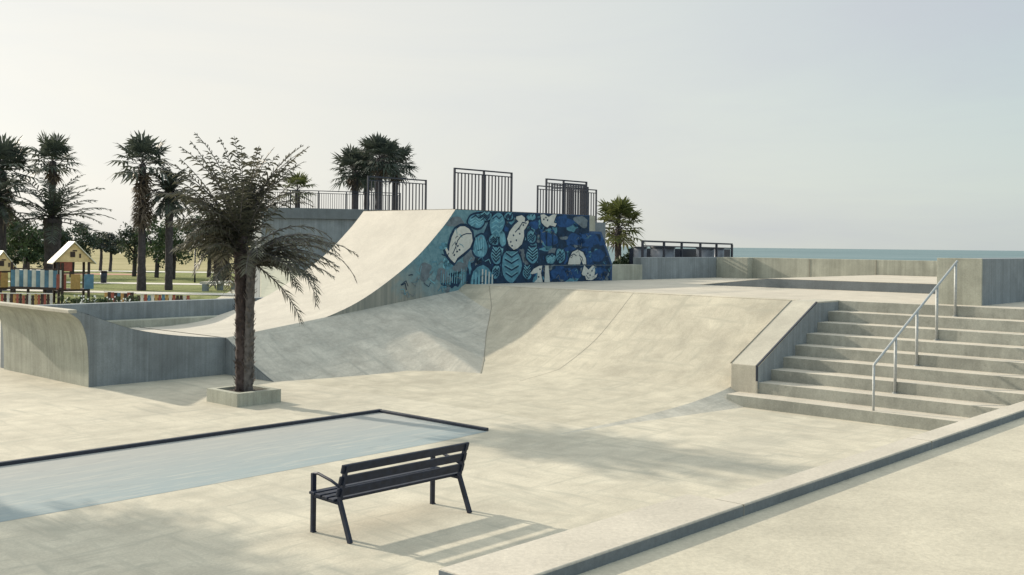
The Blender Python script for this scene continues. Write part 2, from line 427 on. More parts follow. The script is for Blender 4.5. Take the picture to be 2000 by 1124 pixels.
# outer end wall with its flared lip
flare = smooth([(0,-.02),(-.01,.57),(-.06,1.05),(-.17,1.36),(-.30,1.50),(-.44,1.585)], 6)
b = MB(); b.grid([[P(u,v,z) for u,z in flare] for v in (0,-1,-2,-3,-4.35)]); b.build('flared_end_wall', M['wallmid'], t)
b = MB()
pts = [P(u,.001,z) for u,z in flare]+[P(u,.001,z-.004) for u,z in prof if u <= .1]
b.face([P(u,.001,z) for u,z in flare]+[P(-.44,.001,1.64)]+[P(u,.001,z-.004) for u,z in prof if u <= .02])
b.build('end_gable', M['wall'], t)
b = MB(); b.boxuv(-.452,-.27,-4.36,.006,1.575,1.652); b.build('lip_ledge', M['ledge'], t, bevel=.012)
# deck on top and its far walls
b = MB(); b.face([P(10.76,.0,ZD),P(17.26,0,ZD),P(17.26,-4.1,ZD),P(10.76,-4.1,ZD)]); b.build('deck', M['deck'], t)
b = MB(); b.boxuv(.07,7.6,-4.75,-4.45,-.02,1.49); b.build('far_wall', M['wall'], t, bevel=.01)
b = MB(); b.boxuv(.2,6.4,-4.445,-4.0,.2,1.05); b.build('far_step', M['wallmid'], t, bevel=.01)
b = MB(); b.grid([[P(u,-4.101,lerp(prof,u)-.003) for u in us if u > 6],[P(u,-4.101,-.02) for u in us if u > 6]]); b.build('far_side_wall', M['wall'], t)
b = MB(); b.boxuv(17.20,17.262,-4.1,-.26,1.9,4.1); b.build('deck_end_wall', M['wallmid'], t)

# mural wall: upper part of the near side, stepping down to the right, paint shapes 2 mm apart
top = [p for p in prof if p[0] >= 5.2]+[(16.93,4.125)]
b = MB()
def mz(u): return lerp(top, u) if u <= 16.93 else (3.585 if u < 17.58 else max(2.5, 3.585-(u-17.58)*1.75))
uu = [p[0] for p in top[:-1]]+[11.5,12.3,13,14,15,16,16.93]
for a, c in zip(uu, uu[1:]):
    b.face([P(a,.004,zb(a)-.05),P(c,.004,zb(c)-.05),P(c,.004,mz(c)-.012),P(a,.004,mz(a)-.012)])
for a, c in zip([16.93,17.3,17.58,17.9,18.15],[17.3,17.58,17.9,18.15,18.19]):
    b.face([P(a,.004,1.9),P(c,.004,1.9),P(c,.004,mz(c-1e-4)),P(a,.004,mz(a+1e-4))])
mw = b.build('mural_wall', M['mural'], t)
b = MB(); b.prism([P(u,-.30,z) for u,z in [(16.95,1.9),(18.19,1.9),(18.19,2.52),(17.58,3.58),(16.95,3.58)]],[P(u,.0,z) for u,z in [(16.95,1.9),(18.19,1.9),(18.19,2.52),(17.58,3.58),(16.95,3.58)]])
b.build('wall_end', M['wallmid'], t)
b = MB(); b.boxuv(16.935,17.25,-.28,-.006,3.59,4.10); b.build('wall_post', M['wallmid'], t)
# the painting
SH = dict(
W1=[(11.42,3.44),(11.31,3.56),(11.13,3.63),(10.94,3.62),(10.74,3.51),(10.62,3.32),(10.54,3.1),(10.51,2.89),(10.41,3.01),(10.37,2.95),(10.43,2.83),(10.59,2.67),(10.74,2.57),(10.84,2.71),(11.1,2.86),(11.36,3.02),(11.46,3.21)],
W2=[(13.34,3.97),(13.59,4.02),(13.74,3.94),(13.72,3.81),(13.88,3.87),(13.91,3.81),(13.78,3.64),(13.69,3.56),(13.7,3.36),(13.6,3.13),(13.41,3.01),(13.24,2.96),(13.02,3.09),(12.94,3.29),(13.04,3.51),(13.25,3.71),(13.44,3.83),(13.33,3.9)],
W3=[(14.46,4.06),(14.64,4.08),(14.85,4.0),(15.06,4.09),(15.24,4.09),(15.14,3.92),(15.1,3.83),(15.25,3.8),(15.17,3.7),(14.91,3.74),(14.8,3.67),(14.67,3.71),(14.52,3.81)],
W4=[(15.83,2.5),(15.89,2.68),(16.05,2.9),(16.32,2.98),(16.6,2.89),(16.75,2.69),(16.77,2.5),(16.6,2.5),(16.52,2.64),(16.43,2.74),(16.49,2.6),(16.45,2.5)],
W5=[(14.01,2.23),(14.16,2.37),(14.41,2.46),(14.57,2.47),(14.51,2.23),(14.6,1.95),(14.19,1.95),(14.34,2.06),(14.35,2.25),(14.11,2.21)],
W5b=[(14.71,2.47),(14.87,2.47),(14.95,1.95),(14.68,1.95)],
W6=[(16.54,2.2),(16.67,2.47),(16.89,2.32),(17.12,2.46),(17.26,2.41),(17.21,2.12),(17.38,2.19),(17.32,2.07),(17.07,1.97),(16.78,1.99),(16.72,2.12),(16.59,2.14)],
ARCH=[(11.3,1.70),(11.33,2.11),(11.42,2.36),(11.64,2.52),(11.91,2.58),(12.18,2.48),(12.37,2.29),(12.44,2.06),(12.46,1.75)],
ARCHIN=[(11.38,1.70),(11.41,2.11),(11.51,2.33),(11.68,2.45),(11.91,2.51),(12.13,2.42),(12.28,2.26),(12.35,2.06),(12.37,1.75)])
EL = [(11.62,3.8,.36,.19),(11.98,3.94,.27,.13),(12.49,3.7,.32,.36),(11.79,3.05,.27,.36),(13.15,2.47,.41,.52),(12.46,2.78,.22,.24),(14.1,2.8,.3,.23),(15.45,2.78,.21,.24),(14.98,2.68,.23,.16),(14.04,3.36,.2,.19),(12.74,3.28,.15,.22),(12.36,3.25,.2,.16),(13.86,2.25,.19,.2),(13.0,3.97,.18,.12),(14.03,3.98,.2,.10),(12.46,2.3,.17,.19)]
ELB = [(14.14,3.78,.25,.17),(15.62,3.86,.42,.19),(17.55,2.19,.42,.2),(17.28,2.77,.5,.2),(15.4,2.2,.36,.2),(16.2,2.2,.3,.19),(16.9,3.3,.6,.2),(16.2,3.3,.4,.2),(14.9,3.3,.45,.2),(15.9,3.0,.3,.08)]
ELG = [(10.97,2.45,.24,.17),(10.3,2.2,.28,.2),(10.75,3.75,.3,.16),(16.5,3.9,.34,.18),(17.8,2.1,.25,.14),(11.35,2.75,.2,.2),(9.6,2.35,.25,.22)]
b = MB()
lay = [.007]
def mface(pts, mi):
    b.cur = mi; b.face([P(u, lay[0], z) for u,z in pts])
def clipz(u, z): return max(zb(u)-.03, min(mz(u)-.03, z))
def blob(cx, cz, rx, rz_, mi, wob=.10, seed=0, n=26):
    rr = random.Random(seed); ph = [rr.uniform(0,6.28) for _ in range(3)]
    pts = []
    for k in range(n):
        a = 2*math.pi*k/n
        q = 1+wob*math.sin(2*a+ph[0])+wob*.7*math.sin(3*a+ph[1])+wob*.4*math.sin(5*a+ph[2])
        u = cx+rx*q*math.cos(a); pts.append((u, clipz(u, cz+rz_*q*math.sin(a))))
    mface(pts, mi)
def stroke(pts, w, mi):
    for (ua,za),(ub_,zb2) in zip(pts, pts[1:]):
        dx, dz = ub_-ua, zb2-za; l = math.hypot(dx,dz) or 1; nx, nz = -dz/l*w/2, dx/l*w/2
        ex, ez = dx/l*w*.3, dz/l*w*.3
        mface([(ua+nx-ex,clipz(ua,za+nz-ez)),(ua-nx-ex,clipz(ua,za-nz-ez)),(ub_-nx+ex,clipz(ub_,zb2-nz+ez)),(ub_+nx+ex,clipz(ub_,zb2+nz+ez))], mi)
def grow(pts, d):
    cx = sum(p[0] for p in pts)/len(pts); cz = sum(p[1] for p in pts)/len(pts)
    out = []
    for u, z in pts:
        l = math.hypot(u-cx, z-cz) or 1
        uu_ = u+(u-cx)/l*d; out.append((uu_, clipz(uu_, z+(z-cz)/l*d)))
    return out
NAVY, TEAL, LT, WH, BL, GR = range(6)
# 1st coat: navy ground of the middle part, blue to the right
mface([(12.3,clipz(12.3,4.1)),(16.9,4.09),(16.9,3.5),(17.5,3.5),(18.1,2.5),(18.1,1.95),(11.2,1.95),(11.25,2.6),(11.6,2.9),(11.9,3.4)], NAVY)
lay[0] += .001
gr_ = random.Random(17)
for k in range(90):
    u = gr_.uniform(10.2,15.2); z = gr_.uniform(zb(u)+.1, 4.0)
    if z < mz(u)-.15: blob(u, z, gr_.uniform(.06,.2), gr_.uniform(.06,.2), gr_.choice((TEAL,TEAL,NAVY,LT,GR,BL)), .3, 300+k, 14)
lay[0] += .0005
for k in range(70):
    u = gr_.uniform(14.2,18.0); z = gr_.uniform(1.95, 4.0)
    if z < mz(u)-.15: blob(u, z, gr_.uniform(.1,.32), gr_.uniform(.06,.18), gr_.choice((BL,BL,BL,TEAL,NAVY,GR)), .3, 500+k, 14)
lay[0] += .002
for i, e in enumerate(ELB): blob(*e, BL, .14, 40+i)
for i, e in enumerate(ELG): blob(*e, GR, .2, 80+i)
lay[0] += .002
for i, e in enumerate(EL): blob(e[0],e[1],e[2]+.06,e[3]+.06, NAVY, .08, i)
mface(SH['ARCH'], NAVY)
for k in ('W1','W2'): mface(grow(SH[k], .09), NAVY)
for k in ('W3','W4','W6','W5'): mface(grow(SH[k], .05), NAVY)
lay[0] += .002
for i, e in enumerate(EL): blob(e[0],e[1],e[2],e[3], TEAL, .08, i)
for k in ('W1','W2','W3','W4','W5','W5b','W6'): mface([(u,clipz(u,z)) for u,z in SH[k]], WH)
mface(SH['ARCHIN'], TEAL)
lay[0] += .002
# strokes: chevrons, ribs, wing feathers, faces
for i, e in enumerate(EL):
    cx, cz, rx, rz_ = e
    for k in (-.55,-.15,.25,.6):
        wx = rx*math.sqrt(max(0,1-k*k))*.75
        z = cz+rz_*k
        if i in (4,5,6,12): stroke([(cx-wx,z+.07),(cx,z-.05),(cx+wx,z+.07)], .045, NAVY); stroke([(cx-wx,z+.12),(cx,z-.0),(cx+wx,z+.12)], .03, LT)
        elif i in (3,10): stroke([(cx+rx*k-.05,cz+rz_*.7),(cx+rx*k*.8,cz-.1),(cx+rx*k*.5+.04,cz-rz_*.75)], .04, LT)
        else: stroke([(cx-wx,z-.04),(cx-wx*.2,z+.05),(cx+wx*.4,z-.03),(cx+wx,z+.05)], .035, LT if (i+int(k*20))%2 else NAVY)
for k in range(7):
    u = 11.46+k*.14
    stroke([(u,1.75),(u+.01,2.15+.22*math.sin(math.pi*(k+.6)/7.2))], .05, WH if k>2 else LT)
    stroke([(u+.07,1.75),(u+.075,2.05+.15*math.sin(math.pi*(k+.6)/7.2))], .03, NAVY)
stroke([(11.4,3.42),(11.2,3.42),(11.0,3.36),(10.85,3.22),(10.76,3.0),(10.66,2.84)], .03, NAVY)
for (u,z) in [(10.86,3.06),(10.83,2.9),(10.72,2.8),(10.93,2.95),(10.78,3.12),(13.1,3.2),(13.16,3.08),(13.22,3.4),(13.35,3.25),(13.5,3.45),(13.66,3.72),(13.46,3.6),(14.72,3.98),(14.8,3.9),(14.62,3.92),(14.4,2.12),(14.46,2.36),(16.86,2.2),(16.98,2.14),(17.08,2.28)]:
    blob(u,z,.035,.03,NAVY,.1,int(u*100))
stroke([(13.3,3.5),(13.5,3.66),(13.62,3.8),(13.8,3.78)], .035, NAVY)
stroke([(15.98,2.78),(16.12,2.84),(16.25,2.78)], .03, NAVY); stroke([(16.4,2.8),(16.55,2.72),(16.6,2.6)], .03, NAVY)
for u in (14.45,14.75,15.05,15.35): stroke([(u,3.52),(u+.02,3.1)], .06, NAVY)
rr = random.Random(3)
for k in range(46):
    u = rr.uniform(15.2,18.0); z = rr.uniform(1.98, min(3.5, mz(u)-.1)); s_ = rr.uniform(.05,.14)
    stroke([(u,z),(u+s_,z+rr.uniform(-.1,.1)),(u+s_*1.6,z+rr.uniform(-.12,.12))], rr.uniform(.012,.028), rr.choice((NAVY,TEAL,GR,BL)))
for k in range(40):
    u = rr.uniform(8.6,12.2); z = rr.uniform(zb(u)+.1, max(zb(u)+.2, mz(u)-.25)); s_ = rr.uniform(.06,.2)
    stroke([(u,z),(u+s_,z+rr.uniform(-.12,.12)),(u+s_*1.4,z+rr.uniform(-.16,.16))], rr.uniform(.012,.03), rr.choice((GR,TEAL,LT,GR,NAVY)))
for k in range(12):
    u = 10.2+k*.09; stroke([(u,1.95+rr.uniform(0,.1)),(u+.015,2.25+rr.uniform(0,.3))], .028, rr.choice((LT,TEAL)))
stroke([(14.98,2.475),(18.19,2.465)], .02, GR)
mp = b.build('painting', [M['p_navy'],M['p_teal'],M['p_lteal'],M['p_white'],M['p_blue'],M['p_grey']], mw, flip=False)

# low concrete block at the end of the mural
b = MB(); b.boxuv(18.2,19.95,-.5,.0,1.93,2.47)
tag(b.build('concrete_block', M['wallmid'], bevel=.012), 'low square concrete block at the right foot of the blue mural', 'block')

# ------------------------------------------------------------------ sloped bank under the mural
t = thing('concrete_bank', 'shaded sloping concrete bank below the mural wall', 'skate bank', P(7,1,0))
zc = smooth([(2.5,-.014),(3.6,-.004),(5.2,.02),(6.5,.075),(7.4,.15),(8.1,.235),(8.4,.31),(9.5,.80),(10.3,1.33),(10.9,1.78),(11.15,1.945),(11.3,1.952)], 6)
def zcf(u): return lerp(zc, u)
# each rung: (u on the foot of the mural wall) -> (u, v, z at the toe); the last ones follow the valley with the ramp
rungs = [(3.3,3.35,1.86,-.012),(5.2,4.95,2.38,-.012),(7.0,6.45,3.0,-.010),(7.7,6.9,3.9,.02),(8.25,7.12,4.62,None),(9.15,8.18,3.68,None),(10.15,9.52,2.48,None),(10.95,10.42,1.80,None),(11.6,11.15,1.0,None),(12.3,11.6,.25,1.94)]
rows = []; vl = []
for a, c in zip(rungs, rungs[1:]):
    n_ = 8
    for k in range(n_ + (c is rungs[-1])):
        f = k/n_; q = [(x if x is not None else zcf(y_)) for x, y_ in ((a[3],a[1]),(c[3],c[1]))]
        ut = a[0]+(c[0]-a[0])*f; ub2 = a[1]+(c[1]-a[1])*f; vb2 = a[2]+(c[2]-a[2])*f
        zb2_ = zcf(ub2)+.002 if (a[3] is None and c[3] is None) else q[0]+(q[1]-q[0])*f
        tp = .86+(ut-3.3)*.122
        if a[3] is None and ub2 < 11.2: vl.append(P(ub2, vb2, zcf(ub2)+.008))
        row = []
        for m_ in range(21):
            w = m_/20; z = tp+(zb2_-tp)*w-.05*math.sin(math.pi*w)*min(1,tp-zb2_)
            row.append(P(ut+(ub2-ut)*w, vb2*w, z))
        rows.append(row)
b = MB(); b.grid(rows); b.build('sloping_face', M['bank'], t)
b = MB(); b.face([P(3.298,0,-.02)]+[p-Vector((0,0,.002)) for p in rows[0]]); b.build('end_face', M['wall'], t)
b = MB(); b.tube([p+Vector((0,0,.002)) for p in rows[0]], .014, 6); b.build('edge_strip', M['kerbface'], t)
b = MB(); b.tube(vl, .008, 6); b.build('valley_line', M['joint'], t)  # thin dark line drawn along the crease

# ------------------------------------------------------------------ wide ramp down from the upper pavement
t = thing('concrete_ramp', 'wide sunlit concrete ramp between the shaded bank and the stairs', 'skate ramp', P(8,6,0))
b = MB(); b.grid([[P(u,v,z+.002) for u,z in zc] for v in [x*.5 for x in range(0,21)]+[10.48]]); sf_ = b.build('sloping_face', M['slope'], t)
b = MB(); rows = []
for i in range(40):
    u = 2.6+i*(8.3-2.6)/39; w = .04+.62*max(0,(u-2.6))/5.0; z = zcf(u)+.002
    rows.append([P(u, 10.48+w*k/8, (z+.01)*(1-(k/8))**1.25-.01*(k/8)) for k in range(9)])
b.grid(rows); b.build('side_slope', M['bank'], t)
b = MB()
for i in range(40):
    pass
us_ = [6.9+i*.1 for i in range(44)]
b.grid([[P(u,6.03+d,zcf(u)+.006) for u in us_] for d in (-.006,.006)], False); b.build('joint_line', M['joint'], sf_, flip=False)

# ------------------------------------------------------------------ stairs, sloping ledge and handrail
t = thing('concrete_stairs', 'wide grey concrete stairs of nine steps rising to the upper pavement', 'stairs', P(9.5,13,0))
ks = [7.8,8.35,8.85,9.35,9.85,10.35,10.85,11.35,11.85]
RZ = ZP/9
for k in range(9):
    u1 = ks[k+1]+.12 if k < 8 else 12.35
    v0 = 10.70 if k == 0 else (10.9 if k < 8 else 10.95)
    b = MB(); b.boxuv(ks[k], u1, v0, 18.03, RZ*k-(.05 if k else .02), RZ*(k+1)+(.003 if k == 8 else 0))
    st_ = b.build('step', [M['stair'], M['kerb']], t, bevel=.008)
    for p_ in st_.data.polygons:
        if p_.normal.z > .9: p_.material_index = 1  # paler upward faces put the sunlight on the treads into the colour
b = MB(); b.prism([P(u,10.5,z) for u,z in [(8.3,.05),(8.3,.765),(10.82,1.95),(11.95,1.952),(11.95,.05)]],[P(u,11.1,z) for u,z in [(8.3,.05),(8.3,.765),(10.82,1.95),(11.95,1.952),(11.95,.05)]])
t = thing('stair_ledge', 'sloping square concrete ledge along the left side of the stairs', 'ledge', P(10,10.8,0))
b.build('ledge_body', M['ledge'], t, bevel=.014)
b = MB(); b.tube([P(8.3,10.495,.77),P(10.82,10.495,1.955)], .012, 6); b.build('joint_line', M['joint'], t)
b = MB(); b.bar(P(8.29,11.085,.757),P(10.83,11.085,1.945),.04,.022); b.bar(P(8.297,11.09,.46),P(8.297,11.09,.765),.03,.03); b.build('edge_strip', M['steel'], t)
b = MB(); b.prism([P(u,11.098,z) for u,z in [(8.32,.3),(8.32,.73),(10.82,1.92),(11.9,1.92),(11.9,.3)]],[P(u,11.104,z) for u,z in [(8.32,.3),(8.32,.73),(10.82,1.92),(11.9,1.92),(11.9,.3)]]); b.build('side_face', M['wall'], t)  # dark sheet on the ledge flank, standing in for its shade
t = thing('handrail', 'thin galvanised steel handrail rising up the concrete stairs', 'handrail', P(7.9,13.66,0))
b = MB(); b.tube([P(7.88,13.66,1.0),P(7.9,13.66,1.035),P(7.94,13.66,1.06),P(11.9,13.66,2.87)], .024, 10); b.build('top_rail', M['galv'], t)
for u, z0 in [(7.88,0.0),(8.82,RZ*2),(9.82,RZ*4),(10.82,RZ*6),(11.82,RZ*8)]:
    z1 = 1.02 if u < 8 else 1.04+(u-7.9)*.4575
    b = MB(); b.tube([P(u,13.66,z0-.01),P(u,13.66,z1)], .022 if u < 8 else .028, 10)
    po_ = b.build('post', M['galv'], t)
    b = MB(); b.tube([P(u,13.66,z0),P(u,13.66,z0+.012)], .055, 12); b.build('base_plate', M['galv'], po_)

# ------------------------------------------------------------------ walls on the upper pavement
t = thing('corner_wall', 'tall thick concrete wall end standing at the top of the stairs', 'wall', P(13,13.5,ZP))
b = MB(); b.boxuv(12.46,34,13.06,13.98,1.90,2.925); b.build('long_side', M['wall'], t, bevel=.012)  # darker concrete than the end face: shade on this side is painted in
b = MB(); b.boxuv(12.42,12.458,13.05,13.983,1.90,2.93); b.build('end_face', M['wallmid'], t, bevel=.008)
t = thing('sea_wall', 'long low concrete wall between the upper pavement and the sea', 'sea wall', P(24,4,ZP))
b = MB(); b.boxuv(19.96,26.0,-.42,-.06,1.9,2.72); b.build('shaded_length', M['wall'], t, bevel=.01)  # shade on this length is put into a darker concrete
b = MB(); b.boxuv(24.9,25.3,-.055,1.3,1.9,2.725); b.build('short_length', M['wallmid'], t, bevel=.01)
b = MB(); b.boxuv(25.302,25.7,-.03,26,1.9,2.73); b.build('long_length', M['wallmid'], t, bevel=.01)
for u_, v0, v1 in [(25.298,3.6,3.625),(25.298,6.1,6.125),(25.298,8.6,8.625)]:
    b = MB(); b.boxuv(25.29,25.31,v0,v1,2.0,2.72); b.build('wall_joint', M['joint'], t)
b = MB()
zt = 2.205
lo = [(17.5,6.2),(17.5,13.2),(25.28,13.2),(25.28,6.2)]
b.prism([P(u,v,1.9) for u,v in lo],[P(u,v,zt) for u,v in lo])
b.prism([P(17.5,3.9,1.9),P(17.5,6.2,1.9),P(25.28,6.2,1.9),P(25.28,3.9,1.9)],[P(17.5,3.9,1.95),P(17.5,6.2,zt),P(25.28,6.2,zt),P(25.28,3.9,1.95)])
t = thing('raised_slab', 'low raised concrete slab on the upper pavement in front of the sea wall', 'skate slab', P(20,8,ZP))
b.build('slab', M['deck'], t)
b = MB(); b.face([P(17.494,4.0,1.946),P(17.494,13.2,1.946),P(17.494,13.2,zt-.01),P(17.494,6.2,zt-.01)]); b.build('slab_face', M['kerbface'], t)  # dark sheet paints shade onto the front of the slab

# ------------------------------------------------------------------ steel fences on the decks
def at(px, py, Y):        # a point at depth Y metres on the sight line of the site survey
    dx = px-1000; dy = 479.3-py; c, s = math.cos(.011), math.sin(.011)
    return Vector(((dx*c-dy*s)/2060*Y, Y, H+(dx*s+dy*c)/2060*Y))
def fence(label, a, c, z0, h, n, group='black steel fences on the ramp deck', w=.036, split=None):
    a, c = Vector(a), Vector(c); mid = (a+c)/2
    t = thing('steel_fence', label, 'fence', (mid.x, mid.y, z0), group)
    up = Vector((0,0,1))
    A = Vector((a.x,a.y,z0)); C_ = Vector((c.x,c.y,z0))
    b = MB(); b.bar(A+up*(h-.02), C_+up*(h-.02), .05, .04); b.build('top_rail', M['steel'], t)
    b = MB(); b.bar(A+up*(h-.14), C_+up*(h-.14), .035, .03); b.build('lower_rail', M['steel'], t)
    for q in [A, C_]+([A.lerp(C_, split)] if split else []):
        b = MB(); b.bar(q-up*.03, q+up*h, .05, .05, (D1[0],D1[1],0)); b.build('post', M['steel'], t)
    b = MB()
    for k in range(1, n):
        q = A.lerp(C_, k/n); b.bar(q-up*.02, q+up*(h-.15), w, w*.6, (D1[0],D1[1],0))
    b.build('pickets', M['steel'], t)
    return t
fence('black steel picket fence directly above the white leaf on the mural', P(10.83,-.12), P(13.25,-.12), ZD, 1.19, 17, split=.5)
fence('black steel picket fence at the far top corner of the pale ramp', P(10.85,-4.0), P(13.3,-4.0), ZD, 1.10, 17)
fence('black steel fence above the right end of the mural, front panel', P(14.88,-.12), P(16.90,-.12), ZD, 1.10, 15, split=.42)
fence('black steel fence panel standing farthest right on the mural deck', P(16.2,-.45), P(17.22,-.45), ZD-.02, 1.06, 9)
fence('black steel fence at the far edge of the deck behind the mural', P(18.9,-4.0), P(22.4,-4.0), ZD-.1, 1.30, 22)
fence('black steel fence panel between the front and far panels right of the mural top', P(17.6,-2.2), P(19.6,-2.2), ZD-.1, 1.22, 14)
b = MB(); b.boxuv(17.28,19.7,-4.3,-1.9,1.9,ZD-.105); b.boxuv(19.72,22.5,-4.4,-3.6,1.9,ZD-.1)
tag(b.build('rear_platform', M['wall']), 'tall concrete platform behind the blue mural carrying a fence', 'platform')
# terrace with a parapet and railing, further back behind the ramp
ta, tb = at(510,500,53), at(716,500,55); ta.z = 0; tb.z = 0
zp0 = at(510,405,53).z; zp1 = at(510,426,53).z
t = thing('terrace_wall', 'long grey terrace wall with a darker parapet behind the pale ramp', 'wall', ta.lerp(tb,.5))
tn = (tb-ta).normalized(); tno = Vector((-tn.y, tn.x, 0))
def tbox(b, k0, k1, d0, d1, z0, z1):
    q = [ta.lerp(tb,k0)+tno*d0, ta.lerp(tb,k1)+tno*d0, ta.lerp(tb,k1)+tno*d1, ta.lerp(tb,k0)+tno*d1]
    b.prism([p+Vector((0,0,z0)) for p in q],[p+Vector((0,0,z1)) for p in q])
b = MB(); tbox(b, 0, 1.35, 0, 4, -.05, zp1); b.build('lower_wall', M['wall'], t, bevel=.015)
b = MB(); tbox(b, -.012, 1.36, -.12, .25, zp1+.003, zp0); b.build('parapet', M['kerbface'], t, bevel=.015)
def slopept(px, py, Y): return at(px, py, Y)
b = MB()
lo_ = [slopept(509,492,51.5),slopept(553,492,51.8),slopept(592,540,45),slopept(600,585,40),slopept(509,590,40)]
b.prism([Vector((p.x,p.y,-.02)) for p in lo_], lo_)
tag(b.build('concrete_hump', M['buff']), 'pale grey sloping concrete bank between the near palm and the pale ramp', 'skate bank')
pa, pb = ta+Vector((0,0,zp0))+tno*.05, ta.lerp(tb,1.33)+Vector((0,0,zp0))+tno*.05
t = fence('low black railing with thin bars along the terrace parapet behind the palm', pa, pb, zp0, .92, 64, 'railings on the parapet', .025)
for k in (.2,.4,.6,.8):
    q = pa.lerp(pb, k); b = MB(); b.bar((q.x,q.y,zp0-.01),(q.x,q.y,zp0+.91),.05,.05,(1,0,0)); b.build('post', M['steel'], t)

# ------------------------------------------------------------------ rail and steel drums behind the sea wall
t = thing('metal_railing', 'black horizontal railing standing behind the low sea wall', 'railing', P(23,-.75,1.58))
def seg(px0, px1): pass
ra, rb = P(20.95,-.72), P(27.15,-.72)
b = MB(); b.bar((ra.x,ra.y,3.30),(rb.x,rb.y,3.24),.07,.06); b.build('top_rail', M['steel'], t)
b = MB(); b.bar((ra.x,ra.y,3.13),(rb.x,rb.y,3.07),.05,.045); b.build('lower_rail', M['steel'], t)
for k in (0,.22,.41,.62,.81,1):
    q = ra.lerp(rb, k); b = MB(); b.bar((q.x,q.y,1.57),(q.x,q.y,3.28-.06*k),.07,.07,(D1[0],D1[1],0)); b.build('post', M['steel'], t)
pa_ = P(22.0,-2.05); pb_ = P(29.2,-2.05)
b = MB(); b.bar((pa_.x,pa_.y,2.3),(pb_.x,pb_.y,2.3),.06,1.46); b.build('added_backing', M['steel'], t)  # dark backing added so the drums stand out as lighter columns
dl = ['polished steel drum behind the sea wall, nearest the small palm', 'polished steel drum, second from the small palm behind the sea wall',
      'polished steel drum, third from the small palm behind the sea wall', 'polished steel drum at the seaward end of the railing']
for k, (u, r) in enumerate([(21.55,.24),(23.0,.46),(26.0,.36),(27.0,.22)]):
    q = P(u,-1.25)
    t = thing('steel_drum', dl[k], 'drum', (q.x,q.y,1.58), 'steel drums behind the sea wall')
    b = MB(); b.tube([(q.x,q.y,1.58),(q.x,q.y,3.06)], r, 28); b.build('drum_body', M['drum'], t)
    b = MB(); b.tube([(q.x,q.y,3.062),(q.x,q.y,3.10)], r+.025, 28); b.build('rim', M['steel'], t)
    b = MB(); b.tube([(q.x,q.y,2.3),(q.x,q.y,2.33)], r+.012, 28); b.build('hoop', M['steel'], t)

# ------------------------------------------------------------------ bench
def bench():
    t = thing('park_bench', 'dark navy slatted bench with its back turned, standing on the pale plaza', 'bench', P(-2.6,12.75,0))
    ul, ur = -3.47, -1.72
    bm_ = M['bench']
    for k in range(4):
        v = 12.45+k*.112; b = MB(); b.boxuv(ul-.05, ur+.05, v-.045, v+.045, .415-.006*k, .445-.006*k); b.build('seat_slat', bm_, t, bevel=.006)
    for k, (z, v) in enumerate([(.505,12.885),(.632,12.922),(.759,12.960)]):
        b = MB()
        n = Vector((D2[0]*.958, D2[1]*.958, -.28)).normalized()
        upv = Vector((D2[0]*.28, D2[1]*.28, .958)).normalized()
        a, c = P(ul-.05,v,z), P(ur+.05,v,z)
        q = [a-upv*.047-n*.015,a-upv*.047+n*.015,a+upv*.047+n*.015,a+upv*.047-n*.015]
        d = c-a; b.prism(q, [x+d for x in q]); b.build('back_slat', bm_, t, bevel=.006)
    for u in (ul, ur):
        b = MB(); b.bar(P(u,12.42,0),P(u,12.42,.635),.05,.04,(D2[0],D2[1],0)); b.bar(P(u,12.40,.006),P(u,12.45,.006),.055,.012); b.build('front_leg', bm_, t, bevel=.004)
        b = MB(); b.bar(P(u,13.05,0),P(u,12.865,.42),.05,.036,(D1[0],D1[1],0)); b.bar(P(u,12.865,.40),P(u,12.975,.79),.05,.03,(D1[0],D1[1],0)); b.build('rear_leg', bm_, t)
        b = MB(); b.tube([P(u,12.42,.60),P(u,12.435,.632),P(u,12.50,.64),P(u,12.72,.60),P(u,12.9,.545)], .016, 8); b.build('armrest', bm_, t)
        b = MB(); b.bar(P(u,12.42,.395),P(u,12.87,.385),.04,.03); b.build('seat_bearer', bm_, t)
    b = MB(); b.bar(P((ul+ur)/2,12.45,.402),P((ul+ur)/2,12.78,.39),.04,.02); b.build('seat_bearer', bm_, t)
bench()

# ------------------------------------------------------------------ palms
def frond(b, base, az, el, Ln, droop, leafL=.36, n=13, lw=.028, rw=.014, sag=.25, mi=(0,1), twist=0.0, dens=2, rng=rnd):
    p = Vector(base); step = Ln/n; pts = [p.copy()]; dirs = []
    for i in range(n):
        t = (i+.5)/n; e = el-droop*t**1.4; a = az+twist*t
        d = Vector((math.cos(a)*math.cos(e), math.sin(a)*math.cos(e), math.sin(e))); dirs.append(d)
        p = p+d*step; pts.append(p.copy())
    b.cur = mi[1]; b.tube(pts, [rw*(1-.75*i/n)+.002 for i in range(n+1)], 4, False)
    b.cur = mi[0]
    for i in range(2, n*dens):
        t = i/(n*dens); j = min(n-1, int(t*n)); f = t*n-j
        q = pts[j].lerp(pts[j+1], f); d = dirs[j]
        side = d.cross(Vector((0,0,1)))
        if side.length < .05: side = Vector((math.sin(az),-math.cos(az),0))
        side.normalize(); up = side.cross(d).normalized()
        ll = leafL*max(.42, math.sin(math.pi*min(1,(t*.86+.14)))**.6)*rng.uniform(.75,1.15)
        for s in (-1,1):
            if rng.random() < .06: continue
            dd = (side*s*rng.uniform(.65,.95)+d*rng.uniform(.55,.95)+up*rng.uniform(.05,.45)).normalized()
            tip = q+dd*ll+Vector((0,0,-sag*ll*rng.uniform(.4,1.2)))
            wv = d*lw*.5
            m_ = q.lerp(tip,.5)+Vector((0,0,sag*ll*.15))
            b.face([q-wv*.5, m_-wv, tip, m_+wv, q+wv*.5][0:5])
